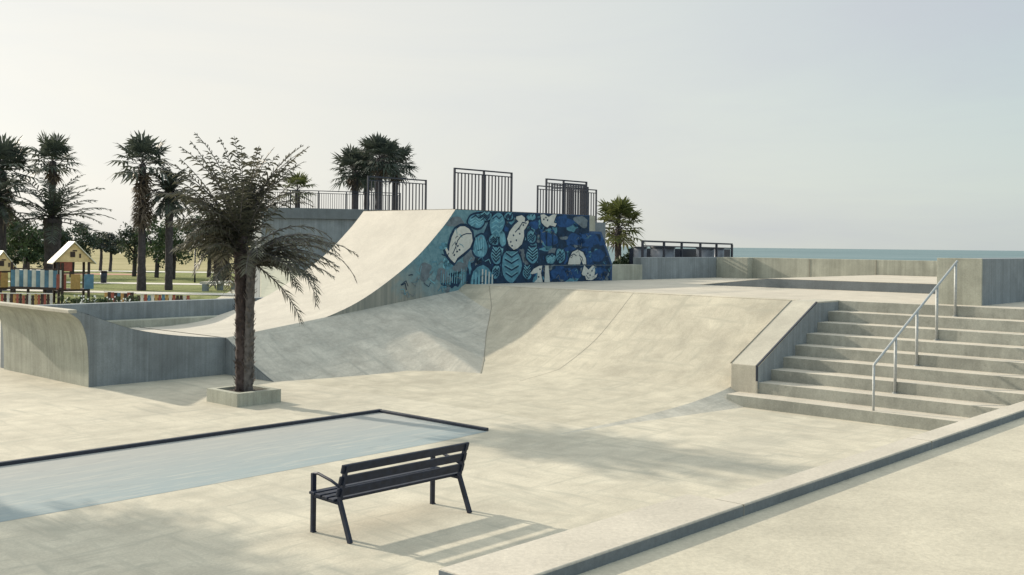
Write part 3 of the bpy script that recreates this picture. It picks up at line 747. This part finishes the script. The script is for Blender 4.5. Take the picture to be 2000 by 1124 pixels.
def fan_leaf(b, base, az, el, pet, rad, nseg=13, mi=(0,1), droop=.5, rng=rnd):
    d = Vector((math.cos(az)*math.cos(el), math.sin(az)*math.cos(el), math.sin(el)))
    hub = Vector(base)+d*pet+Vector((0,0,-.06*pet))
    b.cur = mi[1]; b.tube([base, Vector(base).lerp(hub,.5)+Vector((0,0,.03)), hub], [.02,.017,.012], 4, False)
    b.cur = mi[0]
    side = d.cross(Vector((0,0,1)))
    if side.length < .05: side = Vector((1,0,0))
    side.normalize(); up = side.cross(d).normalized()
    for k in range(nseg):
        a = -1.9+3.8*k/(nseg-1)+rng.uniform(-.06,.06)
        dd = (d*math.cos(a)+side*math.sin(a)+up*.12).normalized()
        r = rad*(1-.12*abs(a)/1.9)*rng.uniform(.85,1.1)
        m_ = hub+dd*r*.55; tip = hub+dd*r+Vector((0,0,-droop*r*rng.uniform(.2,.7)))
        wv = dd.cross(up).normalized()*rad*.075
        b.face([hub, m_-wv, tip, m_+wv])
def trunk(b, pts, rads, n=12, rough=.12, rings=26, rng=rnd):
    # resampled trunk with leaf-base rings
    P_ = [Vector(p) for p in pts]; out = []; rr = []
    for i in range(rings+1):
        t = i/rings*(len(P_)-1); j = min(len(P_)-2, int(t)); f = t-j
        out.append(P_[j].lerp(P_[j+1], f)); r = rads[j]+(rads[j+1]-rads[j])*f
        rr.append(r*(1+(rough if i % 2 else -rough*.4)+rng.uniform(-.04,.04)))
    b.tube(out, rr, n)
    return out, rr
def stubs(b, out, rr, per=5, ln=.12, w=.03, rng=rnd):
    for i, (p, r) in enumerate(zip(out, rr)):
        for k in range(per):
            a = rng.uniform(0,6.283); d = Vector((math.cos(a),math.sin(a),0)); s = Vector((-d.y,d.x,0))
            q = p+d*r*.9+Vector((0,0,rng.uniform(-.05,.05)))
            tip = q+d*ln*rng.uniform(.3,.8)+Vector((0,0,ln*rng.uniform(.5,1.1)))
            b.face([q-s*w, q+s*w, tip+s*w*.35, tip-s*w*.35])

# the near palm in its planter: two stems, each frond its own part
pc = P(1.21, 3.95)
t = thing('planter', 'low square concrete planter box around the foot of the near palm', 'planter', pc)
b = MB(); w_ = .13
for u0,u1,v0,v1 in [(.72,1.70,4.48-w_,4.48),(.72,1.70,3.42,3.42+w_),(.72,.72+w_,3.42+w_,4.48-w_),(1.70-w_,1.70,3.42+w_,4.48-w_)]:
    b.boxuv(u0,u1,v0,v1,-.02,.255)
b.build('planter_wall', M['wallmid'], t, flip=True)
b = MB(); b.grid([[P(.72+w_+k*(.98-2*w_)/8, 3.42+w_+j*(1.06-2*w_)/8, .19+rnd.uniform(-.02,.05)) for k in range(9)] for j in range(9)]); b.build('soil', M['soil'], t)

pr = random.Random(21)
t = thing('palm_tree', 'tall date palm with two stems and dusty fronds growing in the planter', 'palm tree', (pc.x, pc.y, .2))
x0, y0 = pc.x, pc.y
b = MB(); o_, r_ = trunk(b, [(x0-.03,y0,.15),(x0-.04,y0,.9),(x0-.07,y0+.03,1.8),(x0-.10,y0+.05,2.6),(x0-.11,y0+.05,3.3)], [.135,.125,.115,.12,.14], 12, .1, 34, pr)
stubs(b, o_, r_, 8, .10, .028, pr); b.build('trunk', M['bark'], t, flip=False)
b = MB(); o_, r_ = trunk(b, [(x0+.08,y0-.04,.15),(x0+.10,y0-.05,.8),(x0+.115,y0-.08,1.5),(x0+.125,y0-.08,2.3),(x0+.14,y0-.06,2.95)], [.10,.095,.082,.082,.09], 10, .1, 30, pr)
stubs(b, o_, r_, 7, .10, .025, pr); b.build('trunk', M['bark2'], t, flip=False)
c1 = Vector((x0-.11, y0+.05, 3.40)); c2 = Vector((x0+.14, y0-.06, 2.9))
def add_frond(base, az, el, Ln, dr, mat, **kw):
    b = MB(); frond(b, base, az, el, Ln, dr, rng=pr, **kw); b.build('frond', [M[mat], M['bark2']], t, flip=False)
for k in range(66):       # rounded crown of the taller stem
    az = pr.uniform(0, 6.283); q = pr.random()
    el = R(87-62*q**1.25); Ln = min(2.05, 1.22/max(.2,math.cos(el)))*pr.uniform(.86,1.08)
    if math.cos(az) > .35 and el < R(58): az = pr.uniform(1.7, 4.6)
    add_frond(c1+Vector((pr.uniform(-.1,.1),pr.uniform(-.1,.1),pr.uniform(-.65,.15))), az, el, Ln, pr.uniform(.15,.5)+.75*q, 'frond', leafL=.37, sag=.75, lw=.040, rw=.012)
for k in range(14):        # lower arching fronds on the left and front
    add_frond(c1+Vector((0,0,pr.uniform(-.8,-.1))), pr.uniform(1.9,4.5), R(pr.uniform(-5,40)), pr.uniform(.95,1.35), pr.uniform(.9,1.5), 'frond', leafL=.34, sag=.6, lw=.042)
for az, el, Ln, dr in [(.25,62,1.95,.45),(-.35,56,1.75,.6),(.1,50,1.5,1.1),(.5,42,1.5,1.2),(.0,68,1.9,.6)]:
    add_frond(c1+Vector((.1,0,.1)), az, R(el), Ln, dr, 'frond', leafL=.30, sag=.4, lw=.036)
for az, el, Ln, dr in [(.15,30,2.55,1.75),(-.25,18,1.95,1.9),(-.5,12,1.45,1.6),(.3,26,1.9,1.1),(.05,14,1.75,.9),(.6,22,2.0,1.0),(-.15,34,2.1,1.25),(-.7,20,1.6,1.2),(.9,30,1.6,1.2),(.2,6,1.3,.8),(-.1,2,1.5,.6),(1.4,30,1.4,1.3),(-1.3,25,1.4,1.4),(.35,38,2.35,1.35),(-.3,40,1.7,1.5),(.1,44,1.9,1.6),(.45,10,1.5,.9),(-.2,-32,1.75,.7)]:
    for dd in range(1 if Ln > 2.3 or el < 0 else 2):
        add_frond(c2+Vector((0,0,pr.uniform(-.3,.12))), az+pr.uniform(-.15,.15), R(el+pr.uniform(-4,4)), Ln*pr.uniform(.9,1.02), dr, 'frondr', leafL=.33, sag=.5, lw=.040)

shift = P(-5.4,11.4)+Vector((-.83,.56,0))*(3.3/math.tan(R(24)))-Vector((pc.x,pc.y,0))
for name_, lab in (('palm_tree','date palm outside the left edge whose crown shades the plaza left of the bench'),('planter','concrete planter box of the date palm outside the left edge')):
    src = bpy.data.objects[name_]; c_ = copy_tree(src); c_.location = src.location+shift; c_['label'] = lab

# ---- palms of the park behind
def fan_palm(label, foot, hgt, cr, nl=34, skirt=1.2, tr=.17, mat='fan', seed=1, lean=(0,0), group='palms standing behind the skatepark'):
    g = random.Random(seed)
    t = thing('fan_palm', label, 'palm tree', foot, group)
    f = Vector(foot); top = f+Vector((lean[0],lean[1],hgt))
    b = MB(); trunk(b, [f-Vector((0,0,.1)), f.lerp(top,.25), f.lerp(top,.6), top], [tr*1.25, tr, tr*.9, tr*.9], 9, .06, 22, g); b.build('trunk', M['barkfar'], t, flip=False)
    b = MB()
    for k in range(nl):
        q = (k+.5)/nl; el = R(88-122*q); az = k*2.39996+g.uniform(-.3,.3)
        fan_leaf(b, top+Vector((0,0,g.uniform(-.2,.25))), az, el, cr*g.uniform(.55,.8), cr*g.uniform(.55,.78), 12, (0,1), .3+.45*q, g)
    b.build('crown', [M[mat], M['barkfar']], t, flip=False)
    if skirt:
        b = MB()
        for k in range(int(skirt*26)):
            z = top.z-g.uniform(.1, skirt*1.5); az = g.uniform(0,6.283)
            fan_leaf(b, Vector((top.x,top.y,z)), az, R(g.uniform(-75,-40)), cr*.25, cr*.42, 7, (0,0), .7, g)
        b.build('dead_skirt', [M['dry']], t, flip=False)
    return t
def feather_palm(label, foot, hgt, cr, nf=46, tr=.3, seed=1, mat='feather', up=86, low=-25, group='palms standing behind the skatepark'):
    g = random.Random(seed)
    t = thing('feather_palm', label, 'palm tree', foot, group)
    f = Vector(foot); top = f+Vector((0,0,hgt))
    b = MB(); trunk(b, [f-Vector((0,0,.1)), f.lerp(top,.5), top], [tr*1.1, tr, tr*1.25], 10, .08, 22, g); b.build('trunk', M['barkfar'], t, flip=False)
    b = MB()
    for k in range(nf):
        q = (k+.5)/nf; el = R(up+(low-up)*q)
        frond(b, top+Vector((0,0,g.uniform(-.2,.3))), k*2.39996+g.uniform(-.2,.2), el, cr*g.uniform(.95,1.15), .55+.6*(1-q), cr*.22, 11, .12, .035, .4, (0,1), 0, 2, g)
    b.build('crown', [M[mat], M['barkfar']], t, flip=False)
    return t
def foot(px, Y):
    q = at(px, 500, Y); return Vector((q.x, Y, 0))
def z_at(px, py, Y): return at(px, py, Y).z
fan_palm('tall fan palm standing left of the pair of palms beside the near palm', foot(277,66), z_at(275,322,66), 1.75, 30, 2.2, .24, 'fan', 11)
feather_palm('shaggy palm with drooping brownish fronds just left of the near palm', foot(330,67), z_at(328,378,67), 2.0, 60, .22, 12, 'feather', 85, -62)
fan_palm('tallest fan palm rising above the play tower with the pale gable', foot(101,72), z_at(100,316,72), 1.6, 34, .5, .26, 'fan', 13)
feather_palm('broad feather palm spreading its fronds above the gabled play tower', foot(102,62), z_at(104,428,62), 3.3, 32, .42, 14, 'feather', 80, -12)
fan_palm('fan palm cut by the left edge of the photo', foot(3,64), z_at(3,335,64), 1.75, 40, 1.8, .27, 'fan', 15)
feather_palm('low feather palm at the left edge below the fan palm', foot(-8,60), z_at(-8,395,60), 1.9, 40, .3, 16, 'feather', 80, -30)
fan_palm('small dark palm behind the stems of the near palm, left one', foot(424,82), z_at(424,470,82), 1.5, 26, 1.3, .25, 'fan', 17)
fan_palm('small dark palm behind the stems of the near palm, right one', foot(441,84), z_at(441,478,84), 1.4, 26, 1.4, .25, 'fan', 18)
fan_palm('left palm of the cluster behind the far fence above the pale ramp', foot(692,74), z_at(692,336,74), 1.55, 46, .4, .25, 'fan', 19)
fan_palm('middle palm of the cluster behind the far fence, its crown highest', foot(739,72), z_at(740,312,72), 1.6, 46, .4, .25, 'fan', 20)
fan_palm('right palm of the cluster behind the far fence above the pale ramp', foot(770,76), z_at(772,326,76), 1.45, 46, .4, .24, 'fan', 22)
fan_palm('back palm of the cluster, hidden between the crowns in front', foot(715,80), z_at(716,340,80), 1.5, 46, .4, .24, 'fan', 24)
fan_palm('small pale palm peeping over the low parapet railing', foot(580,70), z_at(582,372,70), 1.1, 22, 0, .2, 'fanbright', 25)
q = foot(1207,44)
fan_palm('short bushy bright green palm at the right end of the mural', (q.x,q.y,1.58), z_at(1207,446,44)-1.58, 1.05, 38, .3, .15, 'fanbright', 23)

# ---- bushes, trees
def leaf_cloud(b, c, rx, ry, rz_, n, s, g, clumps=26, flat=False):
    cl = []
    for k in range(clumps):
        while True:
            d = Vector((g.uniform(-1,1),g.uniform(-1,1),g.uniform(-1,1)))
            if .25 < d.length < 1: break
        cl.append((Vector((c[0]+d.x*rx, c[1]+d.y*ry, c[2]+d.z*rz_)), g.uniform(.22,.42)))
    for k in range(n):
        p, r = cl[g.randrange(len(cl))]
        d = Vector((g.gauss(0,1),g.gauss(0,1),g.gauss(0,1))).normalized()*r*(g.random()**.4)
        q = p+Vector((d.x*rx,d.y*ry,d.z*rz_))
        a = Vector((g.gauss(0,1),g.gauss(0,1),g.gauss(0,1))).normalized(); e = a.cross(Vector((g.gauss(0,1),g.gauss(0,1),g.gauss(0,1)))).normalized()
        w = s*g.uniform(.5,1.2)
        b.face([q-a*w, q+e*w*.45, q+a*w, q-e*w*.45])
def tree(label, foot_, hgt, rx, rz_, mat, seed, n=2600, s=.16, tr=.16, name='broadleaf_tree', group='trees behind the playground', clumps=26):
    g = random.Random(seed); f = Vector(foot_)
    t = thing(name, label, 'tree', foot_, group)
    b = MB(); cz = hgt-rz_
    trunk(b, [f-Vector((0,0,.1)), f+Vector((.1,0,hgt*.35)), f+Vector((.05,.1,cz))], [tr*1.2, tr, tr*.7], 8, .05, 10, g)
    for k in range(5):
        a = g.uniform(0,6.283); b.tube([f+Vector((.05,0,cz-rz_*.6)), f+Vector((math.cos(a)*rx*.4,math.sin(a)*rx*.4,cz)), f+Vector((math.cos(a)*rx*.75,math.sin(a)*rx*.75,cz+rz_*.35))], [tr*.5,tr*.3,tr*.1], 5, False)
    b.build('trunk', M['barkfar'], t, flip=False)
    b = MB(); leaf_cloud(b, (f.x,f.y,cz), rx*.85, rx*.85, rz_*.85, n, s, g, clumps); b.build('crown', M[mat], t, flip=False)
    return t
tree('dark bushy tree behind the left play tower at the photo edge', foot(10,84), 5.2, 2.3, 2.1, 'leaf', 31)
tree('bushy tree between the left play tower and the broad feather palm', foot(48,80), 4.9, 2.0, 1.9, 'leaf2', 32)
tree('dark dense tree right behind the trunk of the broad feather palm', foot(88,86), 4.6, 2.1, 1.9, 'leaf', 33)
tree('dark tree behind the gabled play tower, right of the palm trunk', foot(140,88), 4.9, 2.2, 1.8, 'leaf', 34)
tree('small rounded green tree behind the shaggy palm', foot(338,86), 5.4, 2.3, 2.2, 'leaf2', 35)
tree('loose green tree standing left of the trunk of the tall fan palm', foot(262,92), 5.3, 2.1, 2.1, 'leaf', 36, 1900)
tree('leafy green tree between the trunks of the tall fan palm and the shaggy palm', foot(306,90), 5.3, 1.9, 2.1, 'leaf2', 41, 2000)
tree('umbrella pine with a flat crown, left of two on the dry field', foot(196,108), 4.0, 2.2, .95, 'pine', 37, 2000, .15, .14, 'umbrella_pine', 'umbrella pines on the dry field')
tree('umbrella pine with a flat crown, right of two on the dry field', foot(215,106), 3.6, 2.0, 1.0, 'pine', 38, 2000, .15, .14, 'umbrella_pine', 'umbrella pines on the dry field')
tree('dark leafy tree half hidden by the crown of the near palm', foot(408,92), 6.0, 2.5, 2.3, 'leaf', 39, 2300)
def shrub(label, c, rx, rz_, mat, seed, n=900, s=.1):
    g = random.Random(seed); t = thing('shrub', label, 'shrub', (c[0],c[1],c[2]), 'shrubs beside the small palm')
    b = MB(); leaf_cloud(b, (c[0],c[1],c[2]+rz_*.8), rx, rx, rz_, n, s, g, 16); b.build('foliage', M[mat], t, flip=False)
    b = MB()
    for k in range(6):
        a = g.uniform(0,6.283); b.tube([(c[0],c[1],c[2]-.05),(c[0]+math.cos(a)*rx*.4,c[1]+math.sin(a)*rx*.4,c[2]+rz_*.9)], [.03,.012], 5, False)
    b.build('stem', M['barkfar'], t, flip=False)
for k, (u, v, rx, rz_) in enumerate([(20.6,-2.2,.6,.72),(22.6,-2.6,.75,.75),(24.0,-3.6,.6,.6)]):
    q = P(u,v); shrub(['dark shrub at the foot of the short palm beside the mural end','dark shrub behind the railing right of the short palm','small dark shrub behind the first steel drum'][k], (q.x,q.y,1.58), rx, rz_, 'shrub', 60+k)

# ------------------------------------------------------------------ playground
def vbar(b, q, w, d, z0, z1, rz=0): b.box((q[0],q[1],z0), w, d, z1-z0, rz)
def play_tower(label, px, Y, zt, wid, rz, seed):
    q = foot(px, Y); t = thing('play_tower', label, 'play tower', q, 'wooden play towers')
    ca, sa = math.cos(rz), math.sin(rz)
    def loc(x, y, z): return Vector((q.x+x*ca-y*sa, q.y+x*sa+y*ca, z))
    h = wid/2
    for sx in (-1,1):
        for sy in (-1,1):
            b = MB(); vbar(b, loc(sx*h*.78, sy*h*.78, 0), .11, .11, 0, zt-.75, rz); b.build('post', M['darkw'], t)
    b = MB(); b.box((q.x,q.y,.62), wid*.8, wid*.8, .1, rz); b.build('floor', M['darkw'], t)
    zr, ze = zt, zt-.95
    # gable boards front and back, roof slopes with thickness
    for sy in (-1,1):
        y1, y2 = sy*h*.80, sy*h*.86
        b = MB(); tri = [(-h*1.0,ze),(h*1.0,ze),(h*.62,ze+.36),(0,zr-.06),(-h*.62,ze+.36)]
        tri = [(-h*.98,ze),(h*.98,ze),(0,zr-.05)]
        b.prism([loc(x,y1,z) for x,z in tri],[loc(x,y2,z) for x,z in tri]); g_ = b.build('gable', M['yellow'], t)
        if sy < 0:
            for (x,z,w,hh) in [(.02,ze+.52,.2,.06),(-.08,ze+.24,.22,.26),(.26,ze+.2,.08,.2)]:
                b = MB(); b.box(loc(x,y2-.012,z), w, .02, hh, rz); b.build('window_cutout', M['darkw'], g_)
    for sx in (-1,1):
        a, c = (sx*h*1.14, ze-.10), (0, zr)
        b = MB()
        lo = [loc(a[0],-h*1.0,a[1]),loc(c[0],-h*1.0,c[1]),loc(c[0],h*1.0,c[1]),loc(a[0],h*1.0,a[1])]
        b.prism(lo, [p+Vector((0,0,.06)) for p in lo]); b.build('roof_slope', M['roofw'], t)
    b = MB(); vbar(b, loc(-h*.45,-h*.8,0), h*.7, .05, ze-.45, ze-.0, rz); b.build('side_board', M['red'], t)
    for i,(x,m_) in enumerate([(-.42,'red'),(.05,'ochre'),(.5,'bluep')]):
        b = MB(); vbar(b, loc(x*wid*.78,-h*.82,0), .42*wid*.6, .05, .72, 1.45, rz); b.build('barrier_board', M[m_], t)
    b = MB(); vbar(b, loc(0,-h*.8,0), wid*.8, .05, 1.47, 1.55, rz); b.build('rail', M['darkw'], t)
    return t
play_tower('wooden play tower with a cream gable roof, nearest the broad palm', 140, 52, z_at(140,474,52), 1.75, R(32), 1)
play_tower('wooden play tower with a pale gable, cut by the left photo edge', 4, 53, z_at(4,492,53), 1.35, R(32), 2)
a_, c_ = foot(22,52), foot(121,51)
t = thing('play_bridge', 'play bridge barrier of alternating blue and white boards between the towers', 'play bridge', a_.lerp(c_,.5))
nb = 12
for k in range(nb):
    q = a_.lerp(c_, (k+.5)/nb); b = MB(); vbar(b, q, .20, .03, .78, 1.62+.03*(k%2)); b.build('board', M[('bluep','whitep')[k % 2]], t)
b = MB(); b.bar((a_.x,a_.y,.74),(c_.x,c_.y,.74),.1,.12); b.build('deck_beam', M['darkw'], t)
b = MB(); b.bar((a_.x,a_.y+.05,1.68),(c_.x,c_.y+.05,1.68),.06,.06); b.build('hand_rail', M['darkw'], t)
for k in (0,.33,.66,1):
    q = a_.lerp(c_,k); b = MB(); vbar(b, q+Vector((0,.08,0)), .1, .1, 0, 2.0); b.build('post', M['darkw'], t)
def picket(label, px0, px1, Y0, Y1, h, n, cols, z0=0.0):
    a, c = foot(px0,Y0), foot(px1,Y1); t = thing('picket_fence', label, 'picket fence', a.lerp(c,.5)+Vector((0,0,z0)), 'low coloured picket fences')
    g = random.Random(int(px1))
    for k in range(n):
        q = a.lerp(c,(k+.5)/n); wd = (c-a).length/n*.78
        b = MB(); vbar(b, q, wd, .03, z0+.05, z0+h*g.uniform(.94,1.04)); b.build('picket', M[cols[k % len(cols)]], t)
    b = MB(); b.bar((a.x,a.y+.04,z0+h*.78),(c.x,c.y+.04,z0+h*.78),.05,.07); b.bar((a.x,a.y+.04,z0+h*.3),(c.x,c.y+.04,z0+h*.3),.05,.07); b.build('rail', M['darkw'], t)
    b = MB(); b.bar((a.x,a.y-.04,z0+h*1.02),(c.x,c.y-.04,z0+h*1.02),.08,.03); b.build('cap', M['whitep'], t)
picket('low red and brown picket fence in front of the play bridge', 2, 104, 41, 41, 1.0, 17, ['red','darkw','whitep','darkw','ochre','red','darkw'], .0)
picket('low multicoloured picket fence at the foot of the tall fan palm', 268, 372, 44, 44, .88, 15, ['darkw','whitep','red','bluep','whitep','ochre','red','bluep','ochre','whitep','red','darkw'], .0)
picket('low dark picket fence behind the white flowers', 205, 262, 45, 44.5, .92, 9, ['ochre','darkw','red','darkw','bluep'], .0)
g = random.Random(5); t = thing('flower_bed', 'raised leafy flower bed dotted with white blossoms beside the play tower', 'flower bed', foot(195,40))
b = MB()
for k in range(14):
    q = foot(128+k*10, 40); leaf_cloud(b, (q.x,q.y,.62+.1*g.random()), .26, .4, .38, 150, .075, g, 6)
b.build('foliage', M['shrub'], t, flip=False)
b = MB()
for k in range(60):
    q = foot(g.uniform(126,264), 40+g.uniform(-.5,.1)); z = g.uniform(.55,1.02)
    for j in range(3):
        a = g.uniform(0,3.14); d = Vector((math.cos(a),math.sin(a)*.4,math.sin(a)))*.035; e = Vector((-math.sin(a),.2,math.cos(a)))*.035
        p_ = Vector((q.x,q.y,z)); b.face([p_-d,p_+e,p_+d,p_-e])
b.build('blossoms', M['flower'], t, flip=False)
b = MB(); q0, q1 = foot(122,40.3), foot(268,40.3); b.bar((q0.x,q0.y,.15),(q1.x,q1.y,.15),.9,.32); b.build('bed_wall', M['darkw'], t)
# lamp post, rubbish bin, concrete bench in the park
q = foot(381,80); t = thing('lamp_post', 'slim dark lamp post on the lawn right of the shaggy palm', 'lamp post', q)
b = MB(); b.tube([(q.x,q.y,-.05),(q.x,q.y,.8),(q.x,q.y,3.3)], [.07,.06,.04], 8); b.build('post', M['steel'], t)
b = MB(); b.tube([(q.x,q.y,3.3),(q.x,q.y,3.4),(q.x,q.y,3.55),(q.x,q.y,3.62)], [.06,.17,.20,.05], 12); b.build('lamp_head', M['galv'], t)
q0, q1 = foot(398,66), foot(462,69); t = thing('concrete_bench', 'long grey concrete bench on the park lawn behind the near palm', 'bench', q0.lerp(q1,.5))
b = MB(); b.bar((q0.x,q0.y,.52),(q1.x,q1.y,.52),.6,.14); b.build('seat', M['path'], t)
for k in (.06,.5,.94):
    q = q0.lerp(q1,k); b = MB(); b.box((q.x,q.y,-.02), .3, .5, .47); b.build('support', M['wall'], t)
q = foot(203,77); t = thing('litter_bin', 'small dark litter bin beside the pale park path', 'litter bin', q)
b = MB(); b.tube([(q.x,q.y,0),(q.x,q.y,.8)], [.2,.25], 12); b.build('body', M['steel'], t)
b = MB(); b.tube([(q.x,q.y,.8),(q.x,q.y,.9)], [.28,.2], 12); b.build('lid', M['darkw'], t)

# ------------------------------------------------------------------ light
AZ = math.atan2(-.83, .56); EL_S = R(24)
sdir = Vector((math.sin(AZ)*math.cos(EL_S), math.cos(AZ)*math.cos(EL_S), math.sin(EL_S)))
sun = bpy.data.lights.new('sun', 'SUN'); sun.energy = 4.6; sun.angle = R(1.0); sun.color = (1.0,.89,.735)
so = bpy.data.objects.new('sun', sun); col.objects.link(so); so.rotation_euler = sdir.to_track_quat('Z','Y').to_euler()
so.location = (-20,20,30)
wd = bpy.data.worlds.new('World'); sc.world = wd; wd.use_nodes = True
nt = wd.node_tree; bg = nt.nodes['Background']
sky = nt.nodes.new('ShaderNodeTexSky'); sky.sky_type = 'NISHITA'; sky.sun_disc = False
sky.sun_elevation = EL_S; sky.sun_rotation = AZ; sky.altitude = 0; sky.air_density = 1.0; sky.dust_density = 2.0; sky.ozone_density = 1.0
hs = nt.nodes.new('ShaderNodeHueSaturation'); hs.inputs['Saturation'].default_value = .5
L(nt, sky.outputs[0], hs.inputs['Color'])
tc = nt.nodes.new('ShaderNodeTexCoord'); gen = tc.outputs['Generated']
# thin high haze: cream towards the sun, cool and grey away from it, a little brighter overhead
dt = nt.nodes.new('ShaderNodeVectorMath'); dt.operation = 'DOT_PRODUCT'; L(nt, gen, dt.inputs[0]); dt.inputs[1].default_value = tuple(sdir)
sepw = nt.nodes.new('ShaderNodeSeparateXYZ'); L(nt, gen, sepw.inputs[0])
glow = ramp(nt, dt.outputs['Value'], (.10,.70,0,1))
cool = mixc(nt, ramp(nt, sepw.outputs[2], (0,.22,0,1)), (6.2,6.75,6.2), (4.4,5.7,6.1))
hz = mixc(nt, glow, cool, (7.8,7.6,6.85))
cn = noise(nt, mapped(nt, gen, scale=(1.1,1.1,4.5), rot=(.12,.05,0), loc=(.4,.1,.2)), 1.5, 6, .58, .6)
hz = mixc(nt, mathn(nt, 'MULTIPLY', ramp(nt, cn, (.40,.66,0,1)), .8), hz, mixc(nt, glow, (4.7,5.1,5.8), (6.9,7.0,6.75)))
zen = ramp(nt, sepw.outputs[2], (.30,.85,1.0,1.9))
zc_ = nt.nodes.new('ShaderNodeCombineColor')
for k_ in range(3): L(nt, zen, zc_.inputs[k_])
hz = mixc(nt, 1.0, hz, zc_.outputs[0], 'MULTIPLY')
veil = mixc(nt, .78, hs.outputs[0], hz)
L(nt, veil, bg.inputs[0]); bg.inputs[1].default_value = .10

# ------------------------------------------------------------------ camera
cam = bpy.data.cameras.new('camera'); co = bpy.data.objects.new('camera', cam); col.objects.link(co)
cam.sensor_width = 36; cam.lens = 36*2060/2000; cam.shift_y = -.04135; cam.clip_end = 200000; cam.clip_start = .1
co.matrix_world = Matrix.Translation((0,0,H)) @ Matrix.Rotation(R(90),4,'X') @ Matrix.Rotation(.011,4,'Z')
sc.camera = co
sc.view_settings.view_transform = 'Standard'; sc.view_settings.look = 'None'; sc.view_settings.gamma = 1
sc.view_settings.exposure = .24
sc.cycles.max_bounces = 8
for o in col.objects:
    if '_o' in o: del o['_o']
